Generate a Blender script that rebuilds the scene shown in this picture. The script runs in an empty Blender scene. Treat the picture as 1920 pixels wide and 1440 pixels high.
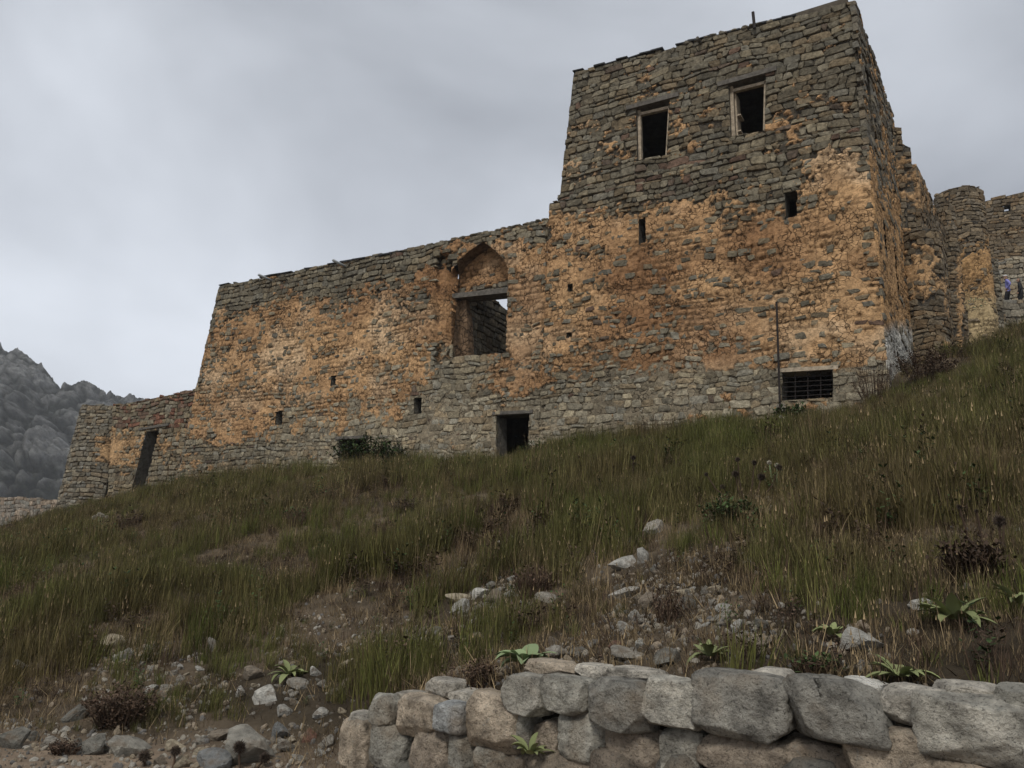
import bpy, bmesh, math, random
import numpy as np
from mathutils import Vector, Matrix

SC = bpy.context.scene
COL = SC.collection
rnd = random.Random(7)
rng = np.random.default_rng(11)
R = math.radians

# ------------------------------------------------------------------ camera
# world origin = the photographer's eye; x to the right, y ahead, z up (metres)
F = 1450.0                       # focal length in pixels of the 1920 px wide photograph
PITCH, ROLL = R(13.0), R(3.0)
FW = np.array([0, math.cos(PITCH), math.sin(PITCH)])
_u0 = np.array([0, -math.sin(PITCH), math.cos(PITCH)]); _r0 = np.array([1.0, 0, 0])
RI = math.cos(ROLL) * _r0 + math.sin(ROLL) * _u0
UP = -math.sin(ROLL) * _r0 + math.cos(ROLL) * _u0
cd = bpy.data.cameras.new('camera'); cam = bpy.data.objects.new('camera', cd); COL.objects.link(cam)
cd.sensor_width = 36.0; cd.lens = 36.0 * F / 1920.0; cd.clip_start = 0.05; cd.clip_end = 5000
M = Matrix.Identity(4)
for i in range(3):
    M[i][0] = RI[i]; M[i][1] = UP[i]; M[i][2] = -FW[i]
cam.matrix_world = M
SC.camera = cam

# ------------------------------------------------------------------ light
SUN_EL, SUN_AZ = R(52), R(-158)     # azimuth from +Y towards +X: behind the photographer, a little to the left
w = bpy.data.worlds.new('World'); SC.world = w; w.use_nodes = True
nt = w.node_tree; nt.nodes.clear()
def nd(t, typ, **kw):
    n = t.nodes.new(typ)
    for k, v in kw.items():
        if k == 'inp':
            for a, b in v.items(): n.inputs[a].default_value = b
        else: setattr(n, k, v)
    return n
out = nd(nt, 'ShaderNodeOutputWorld'); bg = nd(nt, 'ShaderNodeBackground', inp={'Strength': 0.10})
sky = nd(nt, 'ShaderNodeTexSky', sky_type='NISHITA', sun_disc=False, sun_elevation=SUN_EL, sun_rotation=SUN_AZ)
tc = nd(nt, 'ShaderNodeTexCoord')
mp = nd(nt, 'ShaderNodeMapping', inp={'Scale': (1.0, 1.0, 1.7), 'Location': (0.35, 0.2, 0.1)})
cn = nd(nt, 'ShaderNodeTexNoise', inp={'Scale': 1.5, 'Detail': 5.0, 'Roughness': 0.5, 'Distortion': 0.3})
cr = nd(nt, 'ShaderNodeValToRGB')
cr.color_ramp.elements[0].position = 0.30; cr.color_ramp.elements[0].color = (2.1, 2.24, 2.52, 1)
cr.color_ramp.elements[1].position = 0.72; cr.color_ramp.elements[1].color = (5.5, 5.8, 6.3, 1)
sx = nd(nt, 'ShaderNodeSeparateXYZ')
er = nd(nt, 'ShaderNodeMapRange', inp={'From Min': 0.02, 'From Max': 0.75, 'To Min': 1.26, 'To Max': 0.74})
mu = nd(nt, 'ShaderNodeMixRGB', blend_type='MULTIPLY', inp={'Fac': 1.0})
mx = nd(nt, 'ShaderNodeMixRGB', inp={'Fac': 0.94})
L = nt.links.new
L(tc.outputs['Generated'], mp.inputs[0]); L(mp.outputs[0], cn.inputs['Vector']); L(cn.outputs['Fac'], cr.inputs[0])
L(tc.outputs['Generated'], sx.inputs[0]); L(sx.outputs['Z'], er.inputs['Value'])
L(cr.outputs[0], mu.inputs[1]); L(er.outputs[0], mu.inputs[2])
L(sky.outputs[0], mx.inputs[1]); L(mu.outputs[0], mx.inputs[2])
L(mx.outputs[0], bg.inputs['Color']); L(bg.outputs[0], out.inputs['Surface'])

sd = bpy.data.lights.new('sun', 'SUN'); sun = bpy.data.objects.new('sun', sd); COL.objects.link(sun)
sd.energy = 1.5; sd.angle = R(14); sd.color = (1.0, 0.955, 0.89)
_s = Vector((math.sin(SUN_AZ) * math.cos(SUN_EL), math.cos(SUN_AZ) * math.cos(SUN_EL), math.sin(SUN_EL)))
sun.rotation_euler = _s.to_track_quat('Z', 'Y').to_euler()
sun.location = (-10, -20, 40)

vs = SC.view_settings
vs.view_transform = 'Standard'; vs.look = 'None'; vs.gamma = 1.0; vs.use_curve_mapping = False
vs.exposure = 0.57
SC.cycles.use_denoising = True
SC.cycles.max_bounces = 6; SC.cycles.diffuse_bounces = 3; SC.cycles.volume_bounces = 1
SC.cycles.transparent_max_bounces = 6

# ------------------------------------------------------------------ picture geometry helpers
def ray(px, py):
    return FW + RI * ((px - 960) / F) + UP * ((720 - py) / F)
def at(px, py, depth):
    return ray(px, py) * depth
def proj(P):
    P = np.asarray(P, float); z = P @ FW
    z = np.where(np.abs(z) < 1e-3, 1e-3, z)
    return 960 + F * (P @ RI) / z, 720 - F * (P @ UP) / z, z
def onplane(px, py, p0, n):
    d = ray(px, py); return d * ((p0 @ n) / (d @ n))

# ------------------------------------------------------------------ numpy noise
def _h(ix, iy, iz, s):
    n = (ix * 374761393 + iy * 668265263 + iz * 2147483647 + s * 974711) & 0xFFFFFFFF
    n = ((n ^ (n >> 13)) * 1274126177) & 0xFFFFFFFF
    n = ((n ^ (n >> 16)) * 2246822519) & 0xFFFFFFFF
    return ((n ^ (n >> 15)) & 0xFFFFFF) / float(0xFFFFFF)
def vnoise(x, y, z=0.0, s=0):
    x = np.asarray(x, float); y = np.asarray(y, float); z = np.zeros_like(x) + z
    fx, fy, fz = np.floor(x), np.floor(y), np.floor(z)
    ix, iy, iz = fx.astype(np.int64), fy.astype(np.int64), fz.astype(np.int64)
    tx, ty, tz = x - fx, y - fy, z - fz
    tx = tx * tx * (3 - 2 * tx); ty = ty * ty * (3 - 2 * ty); tz = tz * tz * (3 - 2 * tz)
    def c(a, b, d): return _h(ix + a, iy + b, iz + d, s)
    x00 = c(0,0,0)*(1-tx)+c(1,0,0)*tx; x10 = c(0,1,0)*(1-tx)+c(1,1,0)*tx
    x01 = c(0,0,1)*(1-tx)+c(1,0,1)*tx; x11 = c(0,1,1)*(1-tx)+c(1,1,1)*tx
    return (x00*(1-ty)+x10*ty)*(1-tz) + (x01*(1-ty)+x11*ty)*tz
def fbm(x, y, z=0.0, s=0, o=4):
    t = 0; a = 0.5; k = 1.0; m = 0
    for i in range(o):
        t = t + a * vnoise(np.asarray(x) * k, np.asarray(y) * k, np.asarray(z) * k, s + i * 17); m += a; a *= 0.5; k *= 2.03
    return t / m
def sstep(a, b, x):
    t = np.clip((np.asarray(x, float) - a) / (b - a), 0, 1); return t * t * (3 - 2 * t)

# ------------------------------------------------------------------ object helpers
def link(o, parent=None):
    COL.objects.link(o)
    if parent is not None: o.parent = parent
    return o
def mesh_obj(name, V, Fc, mat=None, parent=None, colors=None, smooth=False):
    me = bpy.data.meshes.new(name)
    V = np.asarray(V, np.float32).reshape(-1, 3)
    if isinstance(Fc, np.ndarray):
        n, k = Fc.shape
        me.vertices.add(len(V)); me.vertices.foreach_set('co', V.ravel())
        me.loops.add(n * k); me.loops.foreach_set('vertex_index', Fc.astype(np.int32).ravel())
        me.polygons.add(n); me.polygons.foreach_set('loop_start', np.arange(0, n * k, k, dtype=np.int32))
        me.update(calc_edges=True); me.validate()
    else:
        me.from_pydata(V.tolist(), [], Fc)
    if colors is not None:
        a = me.color_attributes.new('Col', 'FLOAT_COLOR', 'POINT')
        c = np.ones((len(V), 4), np.float32); c[:, :3] = np.asarray(colors, np.float32).reshape(-1, 3) if np.ndim(colors) > 1 else np.asarray(colors)
        a.data.foreach_set('color', c.ravel())
    if smooth:
        me.polygons.foreach_set('use_smooth', [True] * len(me.polygons))
    if mat: me.materials.append(mat)
    return link(bpy.data.objects.new(name, me), parent)
def empty(name, loc=(0, 0, 0)):
    o = bpy.data.objects.new(name, None); o.location = loc; o.empty_display_size = 0.2
    return link(o)
def tag(o, label=None, cat=None, group=None, kind=None):
    if label: o['label'] = label
    if cat: o['category'] = cat
    if group: o['group'] = group
    if kind: o['kind'] = kind
    return o
class MB:
    """collects simple shapes into one mesh"""
    def __init__(s): s.v = []; s.f = []; s.c = []
    def add(s, V, Fc, col=None):
        b = len(s.v); s.v += [tuple(map(float, p)) for p in V]; s.f += [tuple(i + b for i in f) for f in Fc]
        if col is not None: s.c += [tuple(col)] * len(V)
        return s
    def hexa(s, P, col=None):       # 8 points: bottom ring 0-3, top ring 4-7
        return s.add(P, [(3,2,1,0),(4,5,6,7),(0,1,5,4),(1,2,6,5),(2,3,7,6),(3,0,4,7)], col)
    def box(s, c, ax, ay, az, col=None):   # centre and three half vectors
        c, ax, ay, az = map(np.asarray, (c, ax, ay, az))
        return s.hexa([c-ax-ay-az, c+ax-ay-az, c+ax+ay-az, c-ax+ay-az, c-ax-ay+az, c+ax-ay+az, c+ax+ay+az, c-ax+ay+az], col)
    def tube(s, pts, rad, k=6, col=None, cap=True):
        pts = [np.asarray(p, float) for p in pts]; V = []; n = len(pts)
        for i, p in enumerate(pts):
            d = pts[min(i+1, n-1)] - pts[max(i-1, 0)]; d = d / (np.linalg.norm(d) + 1e-9)
            a = np.cross(d, [0, 0, 1.0] if abs(d[2]) < 0.9 else [1.0, 0, 0]); a /= np.linalg.norm(a); b = np.cross(d, a)
            r = rad[i] if hasattr(rad, '__len__') else rad
            for j in range(k):
                t = 2 * math.pi * j / k; V.append(p + (a * math.cos(t) + b * math.sin(t)) * r)
        Fc = [(i*k+j, i*k+(j+1) % k, (i+1)*k+(j+1) % k, (i+1)*k+j) for i in range(n-1) for j in range(k)]
        if cap: Fc += [tuple(range(k))[::-1], tuple(range((n-1)*k, n*k))]
        return s.add(V, Fc, col)
    def build(s, name, mat, parent=None, smooth=False):
        return mesh_obj(name, s.v, s.f, mat, parent, s.c if s.c else None, smooth)

# ------------------------------------------------------------------ materials
def new_mat(name):
    m = bpy.data.materials.new(name); m.use_nodes = True
    return m, m.node_tree, m.node_tree.nodes['Principled BSDF']
def bump(t, b, src, dist, strength=1.0):
    n = nd(t, 'ShaderNodeBump', inp={'Strength': strength, 'Distance': dist}); t.links.new(src, n.inputs['Height'])
    t.links.new(n.outputs[0], b.inputs['Normal']); return n
def surf_mat(name, source, var=0.35, scale=6.0, bscale=18.0, bdist=0.02, rough=0.95, speck=0.0, hue=None, stretch=None, crack=None):
    """source: a colour, 'attr' (vertex colour) or 'object' (object colour); mottled and bumpy"""
    m, t, b = new_mat(name); L = t.links.new
    tc = nd(t, 'ShaderNodeTexCoord'); vec = tc.outputs['Object']
    if stretch:
        mp_ = nd(t, 'ShaderNodeMapping', inp={'Scale': stretch}); L(vec, mp_.inputs[0]); vec = mp_.outputs[0]
    if source == 'attr': c = nd(t, 'ShaderNodeAttribute', attribute_name='Col').outputs['Color']
    elif source == 'object': c = nd(t, 'ShaderNodeObjectInfo').outputs['Color']
    else:
        c = nd(t, 'ShaderNodeRGB').outputs[0]; c.default_value = (*source, 1)
    n1 = nd(t, 'ShaderNodeTexNoise', inp={'Scale': scale, 'Detail': 8.0, 'Roughness': 0.65}); L(vec, n1.inputs['Vector'])
    mr = nd(t, 'ShaderNodeMapRange', inp={'From Min': 0.3, 'From Max': 0.7, 'To Min': 1 - var, 'To Max': 1 + var}); L(n1.outputs['Fac'], mr.inputs['Value'])
    mu = nd(t, 'ShaderNodeMixRGB', blend_type='MULTIPLY', inp={'Fac': 1.0}); L(c, mu.inputs[1]); L(mr.outputs[0], mu.inputs[2]); c = mu.outputs[0]
    if hue:
        n3 = nd(t, 'ShaderNodeTexNoise', inp={'Scale': hue[1], 'Detail': 4.0}); L(vec, n3.inputs['Vector'])
        r3 = nd(t, 'ShaderNodeMapRange', inp={'From Min': hue[2], 'From Max': hue[3], 'To Min': 0.0, 'To Max': hue[4]}); L(n3.outputs['Fac'], r3.inputs['Value'])
        m3 = nd(t, 'ShaderNodeMixRGB', inp={'Color2': (*hue[0], 1)}); L(r3.outputs[0], m3.inputs['Fac']); L(c, m3.inputs[1]); c = m3.outputs[0]
    if speck:
        v = nd(t, 'ShaderNodeTexNoise', inp={'Scale': 70.0, 'Detail': 3.0, 'Roughness': 0.7}); L(vec, v.inputs['Vector'])
        r2 = nd(t, 'ShaderNodeMapRange', inp={'From Min': 0.56, 'From Max': 0.64, 'To Min': 0.0, 'To Max': speck}); L(v.outputs['Fac'], r2.inputs['Value'])
        m2 = nd(t, 'ShaderNodeMixRGB', inp={'Color2': (0.025, 0.025, 0.024, 1)}); L(r2.outputs[0], m2.inputs['Fac']); L(c, m2.inputs[1]); c = m2.outputs[0]
        v4 = nd(t, 'ShaderNodeTexNoise', inp={'Scale': 26.0, 'Detail': 5.0, 'Roughness': 0.75, 'Distortion': 0.6}); L(vec, v4.inputs['Vector'])
        r4 = nd(t, 'ShaderNodeMapRange', inp={'From Min': 0.58, 'From Max': 0.68, 'To Min': 0.0, 'To Max': 0.55}); L(v4.outputs['Fac'], r4.inputs['Value'])
        m4 = nd(t, 'ShaderNodeMixRGB', inp={'Color2': (0.36, 0.36, 0.32, 1)}); L(r4.outputs[0], m4.inputs['Fac']); L(c, m4.inputs[1]); c = m4.outputs[0]
    L(c, b.inputs['Base Color']); b.inputs['Roughness'].default_value = rough; b.inputs['Specular IOR Level'].default_value = 0.2
    n2 = nd(t, 'ShaderNodeTexNoise', inp={'Scale': bscale, 'Detail': 8.0, 'Roughness': 0.7}); L(vec, n2.inputs['Vector'])
    bp = bump(t, b, n2.outputs['Fac'], bdist)
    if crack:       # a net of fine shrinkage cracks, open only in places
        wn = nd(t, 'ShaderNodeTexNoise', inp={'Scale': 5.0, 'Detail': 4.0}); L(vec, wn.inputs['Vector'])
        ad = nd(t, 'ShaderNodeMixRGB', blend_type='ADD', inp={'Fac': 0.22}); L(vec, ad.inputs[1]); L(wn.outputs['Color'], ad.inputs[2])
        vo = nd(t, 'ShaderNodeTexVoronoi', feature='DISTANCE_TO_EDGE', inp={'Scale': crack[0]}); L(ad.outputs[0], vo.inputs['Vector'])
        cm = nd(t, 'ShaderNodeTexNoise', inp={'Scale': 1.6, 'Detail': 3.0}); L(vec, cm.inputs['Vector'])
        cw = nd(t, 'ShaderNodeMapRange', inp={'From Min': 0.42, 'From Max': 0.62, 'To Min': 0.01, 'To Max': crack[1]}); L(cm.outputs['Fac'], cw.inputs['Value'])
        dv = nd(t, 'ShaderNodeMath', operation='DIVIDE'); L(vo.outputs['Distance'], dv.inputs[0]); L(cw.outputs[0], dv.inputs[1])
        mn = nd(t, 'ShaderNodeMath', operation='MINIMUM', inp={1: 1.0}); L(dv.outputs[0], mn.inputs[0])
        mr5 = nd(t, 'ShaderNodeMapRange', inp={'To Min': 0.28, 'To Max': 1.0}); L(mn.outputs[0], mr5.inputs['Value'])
        m5 = nd(t, 'ShaderNodeMixRGB', blend_type='MULTIPLY', inp={'Fac': 1.0}); L(c, m5.inputs[1]); L(mr5.outputs[0], m5.inputs[2]); L(m5.outputs[0], b.inputs['Base Color'])  # shade inside the cracks, put into the base colour
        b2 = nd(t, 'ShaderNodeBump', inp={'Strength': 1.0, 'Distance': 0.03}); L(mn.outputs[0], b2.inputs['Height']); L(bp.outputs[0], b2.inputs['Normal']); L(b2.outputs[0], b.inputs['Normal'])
    return m
M_STONE = surf_mat('rubble_stone', 'attr', 0.6, 9.0, 20.0, 0.05)
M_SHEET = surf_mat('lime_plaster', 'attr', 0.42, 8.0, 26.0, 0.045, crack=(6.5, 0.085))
M_WOOD = surf_mat('weathered_wood', (0.36, 0.30, 0.22), 0.5, 9.0, 40.0, 0.006, 0.85)
M_DWOOD = surf_mat('grey_timber', (0.115, 0.105, 0.09), 0.5, 9.0, 40.0, 0.008, 0.9)
M_CORE = surf_mat('wall_fill', (0.10, 0.085, 0.065), 0.4, 4.0, 10.0, 0.05)
M_ROOF = surf_mat('roof_felt', (0.045, 0.047, 0.05), 0.3, 4.0, 20.0, 0.01)
M_IRON = surf_mat('rusty_iron', (0.025, 0.02, 0.018), 0.4, 20.0, 60.0, 0.003, 0.7)
M_PIPE = surf_mat('zinc_pipe', (0.30, 0.32, 0.32), 0.25, 10.0, 40.0, 0.003, 0.5)
M_ROCK = surf_mat('field_rock', 'object', 0.5, 3.0, 6.0, 0.05, 0.95, speck=0.5, hue=((0.17, 0.13, 0.09), 2.2, 0.50, 0.66, 0.75))
M_BLOCK = surf_mat('wall_block', 'object', 0.65, 10.0, 15.0, 0.11, 0.95, speck=0.55, hue=((0.37, 0.29, 0.2), 3.5, 0.54, 0.70, 0.6))

# ================================================================== fortress frame
YAW = R(32)
U = np.array([math.cos(YAW), -math.sin(YAW), 0]); N = np.array([-math.sin(YAW), -math.cos(YAW), 0]); Z = np.array([0, 0, 1.0])
C0 = at(1668, 725, 18.0)                    # foot of the tower's corner
def fac(px, py, off=0.0):                   # pixel -> (u, v) on the facade
    p = onplane(px, py, C0 + N * off, N); return np.array([(p - C0) @ U, p[2] - C0[2]])
def PF(u, v, d=0.0):
    u, v, d = np.broadcast_arrays(np.asarray(u, float), np.asarray(v, float), np.asarray(d, float))
    return C0 + u[..., None] * U + v[..., None] * Z + d[..., None] * N
SAZ = R(35); S = np.array([math.sin(SAZ), math.cos(SAZ), 0]); SN = np.array([math.cos(SAZ), -math.sin(SAZ), 0])

# ================================================================== terrain
def pts_from(px):
    return [at(*p) for p in px]
base_px = [(115,948),(200,932),(260,925),(330,908),(450,893),(600,876),(750,866),(930,866),(1000,850),(1150,828),(1280,814),(1400,790),(1500,778),(1620,752)]
ctrl = []
for (x, y) in base_px:
    a = fac(x, y); p = PF(a[0], a[1]); p[2] -= 0.20
    ctrl += [p, p - N * 4 + [0, 0, 0.2], p - N * 12 + [0, 0, 0.0]]
ctrl += pts_from([(0,1000,34),(-150,1075,30),(-300,1150,26),
                  (0,1340,6.6),(300,1370,6.4),(600,1350,6.1),(-400,1330,7.2),
                  (700,1312,5.6),(950,1268,4.9),(1250,1262,4.3),(1600,1268,3.7),(1900,1292,3.3),(2200,1330,2.9),
                  (1700,668,19.0),(1770,660,24),(1840,652,28),(1885,640,31),(1920,712,22),(2100,730,22),(2300,730,20),(2200,660,34),(1920,600,40),(1890,600,38.0)])
ctrl += [np.array([-30, 60, -5.0]), np.array([-50, 40, -6.0]), np.array([-45, 20, -7.0]), np.array([30, 8, 2.0]), np.array([30, 55, 10.5]), np.array([8, 60, 9.0])]
ctrl = np.array(ctrl)
def _tps(r): return np.where(r > 1e-6, r * r * np.log(np.maximum(r, 1e-6)), 0.0)
_n = len(ctrl); _XY = ctrl[:, :2] / 10.0
_K = _tps(np.linalg.norm(_XY[:, None] - _XY[None], axis=2)) + np.eye(_n) * 0.02
_A = np.zeros((_n + 3, _n + 3)); _A[:_n, :_n] = _K; _A[:_n, _n] = 1; _A[:_n, _n+1:] = _XY; _A[_n, :_n] = 1; _A[_n+1:, :_n] = _XY.T
_W = np.linalg.solve(_A, np.concatenate([ctrl[:, 2], [0, 0, 0]]))
def hill_z(x, y):
    x = np.asarray(x, float); y = np.asarray(y, float); sh = x.shape
    q = np.stack([x.ravel(), y.ravel()], 1) / 10.0; o = np.empty(len(q))
    for i in range(0, len(q), 40000):
        k = q[i:i+40000]; o[i:i+40000] = _tps(np.linalg.norm(k[:, None] - _XY[None], axis=2)) @ _W[:_n] + _W[_n] + k @ _W[_n+1:]
    return o.reshape(sh)
# the line between the gravel path and the hillside; the retaining wall stands on its right-hand stretch
WL = at(632, 1420, 5.05); WR = at(1990, 1420, 2.75)
BL = [at(-900,1400,6.6), at(0,1372,6.1), at(300,1400,5.9), at(570,1405,5.6), WL, WR, WR + (WR - WL) * 2.0]
BL = np.array(BL)[:, :2]
def side_dist(x, y):
    """signed distance to the path edge (positive on the hillside) and position along it"""
    x = np.asarray(x, float); y = np.asarray(y, float); best = np.full(x.shape, 1e9); sg = np.ones(x.shape); seg = np.zeros(x.shape)
    for i in range(len(BL) - 1):
        a, b = BL[i], BL[i+1]; d = b - a; l2 = d @ d
        t = np.clip(((x - a[0]) * d[0] + (y - a[1]) * d[1]) / l2, 0, 1)
        ex, ey = x - a[0] - t * d[0], y - a[1] - t * d[1]; r = np.hypot(ex, ey)
        s = np.sign(d[0] * (y - a[1]) - d[1] * (x - a[0]))
        m = r < best - 1e-9
        best = np.where(m, r, best); sg = np.where(m, s, sg); seg = np.where(m, i + t, seg)
    return best * sg, seg
def ground_z(x, y, rough=True):
    x = np.asarray(x, float); y = np.asarray(y, float)
    s, seg = side_dist(x, y)
    h = hill_z(np.clip(x, -60, 45), np.clip(y, -2, 70))
    path = -1.55 + 0.03 * (fbm(x * 1.3, y * 1.3, 0, 5) - 0.5) - 0.02 * np.maximum(-s - 3, 0)
    on_wall = sstep(3.7, 4.0, seg)
    t = sstep(0.0, 1.0, (s - 0.16) / 0.2) * on_wall + sstep(-0.15, 0.9, s) * (1 - on_wall)
    z = path * (1 - t) + h * t
    if rough:
        amp = sstep(0.3, 2.0, s)
        z = z + amp * (0.22 * (fbm(x * 0.5, y * 0.5, 0, 31) - 0.5) + 0.10 * (fbm(x * 1.9, y * 1.9, 0, 32) - 0.5))
    out_d = np.maximum(np.maximum(-46 - x, x - 42), np.maximum(-6 - y, y - 62))
    f = sstep(0, 60, out_d)
    far = -26 + 16 * (fbm(x * 0.012, y * 0.012, 0, 77) - 0.5)
    return z * (1 - f) + far * f
def spaced(lo, hi, fine_lo, fine_hi, st, grow=1.14):
    a = list(np.arange(fine_lo, fine_hi, st)); k = st; p = fine_lo
    while p > lo: k *= grow; p -= k; a.insert(0, p)
    k = st; p = a[-1]
    while p < hi: k *= grow; p += k; a.append(p)
    return np.array(a)
xs = spaced(-1600, 1600, -14, 13, 0.16); ys = spaced(-900, 2200, 1.5, 24, 0.16)
GX, GY = np.meshgrid(xs, ys); GZ = ground_z(GX, GY)
nx, ny = len(xs), len(ys)
idx = np.arange(nx * ny).reshape(ny, nx)
quads = np.stack([idx[:-1, :-1], idx[:-1, 1:], idx[1:, 1:], idx[1:, :-1]], -1).reshape(-1, 4)
def ground_mat():
    m, t, b = new_mat('soil'); L = t.links.new
    tc = nd(t, 'ShaderNodeTexCoord'); at_ = nd(t, 'ShaderNodeAttribute', attribute_name='Col')
    n1 = nd(t, 'ShaderNodeTexNoise', inp={'Scale': 2.2, 'Detail': 9.0, 'Roughness': 0.7}); L(tc.outputs['Object'], n1.inputs['Vector'])
    mr = nd(t, 'ShaderNodeMapRange', inp={'From Min': 0.3, 'From Max': 0.7, 'To Min': 0.55, 'To Max': 1.45}); L(n1.outputs['Fac'], mr.inputs['Value'])
    mu = nd(t, 'ShaderNodeMixRGB', blend_type='MULTIPLY', inp={'Fac': 1.0}); L(at_.outputs['Color'], mu.inputs[1]); L(mr.outputs[0], mu.inputs[2])
    L(mu.outputs[0], b.inputs['Base Color']); b.inputs['Roughness'].default_value = 1.0; b.inputs['Specular IOR Level'].default_value = 0.1
    n2 = nd(t, 'ShaderNodeTexNoise', inp={'Scale': 28.0, 'Detail': 8.0, 'Roughness': 0.75}); L(tc.outputs['Object'], n2.inputs['Vector'])
    bump(t, b, n2.outputs['Fac'], 0.04)
    return m
M_SOIL = ground_mat()
_s, _seg = side_dist(GX, GY)
gp = sstep(-0.2, 0.5, _s)[..., None]
pz = sstep(0.42, 0.6, fbm(GX * 0.8, GY * 0.8, 0, 41))[..., None]
gcol = (np.array([0.30, 0.23, 0.165]) * (1 - gp) + gp * (np.array([0.066, 0.052, 0.035]) * (1 - pz) + np.array([0.135, 0.105, 0.072]) * pz))
tag(mesh_obj('hillside_terrain', np.stack([GX, GY, GZ], -1).reshape(-1, 3), quads, M_SOIL, None, gcol.reshape(-1, 3), True), kind='structure')
def gz(x, y): return float(ground_z(np.array([x]), np.array([y]))[0])
def on_ground(px, py, lo=2.5, hi=60.0):
    """march along the pixel's ray until it meets the ground"""
    d = ray(px, py); t = np.linspace(lo, hi, 1500); P = d[None] * t[:, None]
    g = ground_z(P[:, 0], P[:, 1]); k = np.nonzero(P[:, 2] < g)[0]
    return None if len(k) == 0 else P[k[0]]

# ================================================================== masonry
def clip_half(poly, a, n):
    """keep the part of the polygon where (p-a).n <= 0"""
    o = []; k = len(poly)
    for i in range(k):
        p, q = poly[i], poly[(i+1) % k]
        dp = (p[0]-a[0])*n[0] + (p[1]-a[1])*n[1]; dq = (q[0]-a[0])*n[0] + (q[1]-a[1])*n[1]
        if dp <= 0: o.append(p)
        if dp * dq < 0:
            t = dp / (dp - dq); o.append((p[0] + (q[0]-p[0])*t, p[1] + (q[1]-p[1])*t))
    return o
def area(poly):
    return 0.5 * sum(poly[i][0]*poly[(i+1) % len(poly)][1] - poly[(i+1) % len(poly)][0]*poly[i][1] for i in range(len(poly))) if len(poly) > 2 else 0.0
def edges_of(poly):
    """outward half-planes of a convex polygon"""
    if area(poly) < 0: poly = poly[::-1]
    o = []
    for i in range(len(poly)):
        a, b = poly[i], poly[(i+1) % len(poly)]; d = (b[0]-a[0], b[1]-a[1]); l = math.hypot(*d) or 1
        o.append((a, (d[1]/l, -d[0]/l)))
    return o
def inside_mask(poly, u, v):
    m = np.ones(np.shape(u), bool)
    for a, n in edges_of([tuple(p) for p in poly]): m &= ((u - a[0]) * n[0] + (v - a[1]) * n[1]) <= 0
    return m
STONE_GREY = [(0.152, 0.143, 0.120), (0.172, 0.163, 0.138), (0.126, 0.121, 0.104), (0.192, 0.176, 0.140), (0.158, 0.134, 0.100), (0.145, 0.144, 0.132), (0.118, 0.108, 0.088)]
STONE_GREY = [(a * 1.06, b * 1.0, c * 0.9) for a, b, c in STONE_GREY]
class Layout:
    """coursed rubble: wavy courses cut into stones of uneven width"""
    def __init__(s, u0, u1, v0, v1, h, wmean, seed, wav=0.7):
        s.wav = wav
        r = random.Random(seed); s.u0, s.u1, s.seed = u0, u1, seed
        s.rows = [v0]
        while s.rows[-1] < v1: s.rows.append(s.rows[-1] + h * r.uniform(0.62, 1.4))
        s.rows = np.array(s.rows); s.joints = []; s.prot = []
        for i in range(len(s.rows) - 1):
            j = [u0 - r.uniform(0, wmean)]; rh = (s.rows[i+1] - s.rows[i]) / h
            while j[-1] < u1: j.append(j[-1] + wmean * r.choice((0.55, 0.75, 0.95, 1.1, 1.35, 1.7)) * r.uniform(0.85, 1.15) * (0.75 + 0.25 * rh))
            s.joints.append(np.array(j)); s.prot.append(np.array([r.random() for _ in j]))
        s.h = h; s.w = wmean
    def wave(s, u, v): return s.h * s.wav * (fbm(np.asarray(u) * 0.9, np.asarray(v) * 0.9, 0, s.seed + 3, 3) - 0.5) * 2
    def edge(s, u, v):
        """distance to the nearest joint"""
        vv = v - s.wave(u, v); k = np.clip(np.searchsorted(s.rows, vv) - 1, 0, len(s.rows) - 2)
        dv = np.minimum(vv - s.rows[k], s.rows[k+1] - vv); du = np.full(np.shape(u), 9.0)
        for i in range(len(s.joints)):
            m = k == i
            if m.any():
                j = s.joints[i]; q = np.clip(np.searchsorted(j, u[m]), 1, len(j) - 1); du[m] = np.minimum(u[m] - j[q-1], j[q] - u[m])
        return np.minimum(np.abs(dv), np.abs(du))
    def stones(s):
        r = random.Random(s.seed + 1)
        for i in range(len(s.rows) - 1):
            j = s.joints[i]; a, b = s.rows[i], s.rows[i+1]; g = 0.007
            for q in range(len(j) - 1):
                x0, x1 = j[q] + g, j[q+1] - g; sl0, sl1 = r.uniform(-.045, .045), r.uniform(-.045, .045)
                dy = [r.uniform(-.028, .028) for _ in range(4)]
                cs = [(x0 + sl0, a + g + dy[0]), (x1 + sl1, a + g + dy[1]), (x1 - sl1, b - g + dy[2]), (x0 - sl0, b - g + dy[3])]
                poly = []
                for c in range(4):
                    p, pr, ne = cs[c], cs[c-1], cs[(c+1) % 4]; cut = r.uniform(0.03, 0.26)
                    cut2 = r.uniform(0.03, 0.22)
                    poly.append((p[0] + (pr[0]-p[0])*cut2, p[1] + (pr[1]-p[1])*cut2)); poly.append((p[0] + (ne[0]-p[0])*cut, p[1] + (ne[1]-p[1])*cut))
                cx, cy = (x0 + x1) / 2, (a + b) / 2
                wv = float(s.wave(cx, cy)); sk = float(s.wave(cx + 0.1, cy) - wv) / 0.1
                poly = [(x, y + wv + (x - cx) * sk) for x, y in poly]
                yield poly, (cx, cy + wv), s.prot[i][q], r
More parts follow.
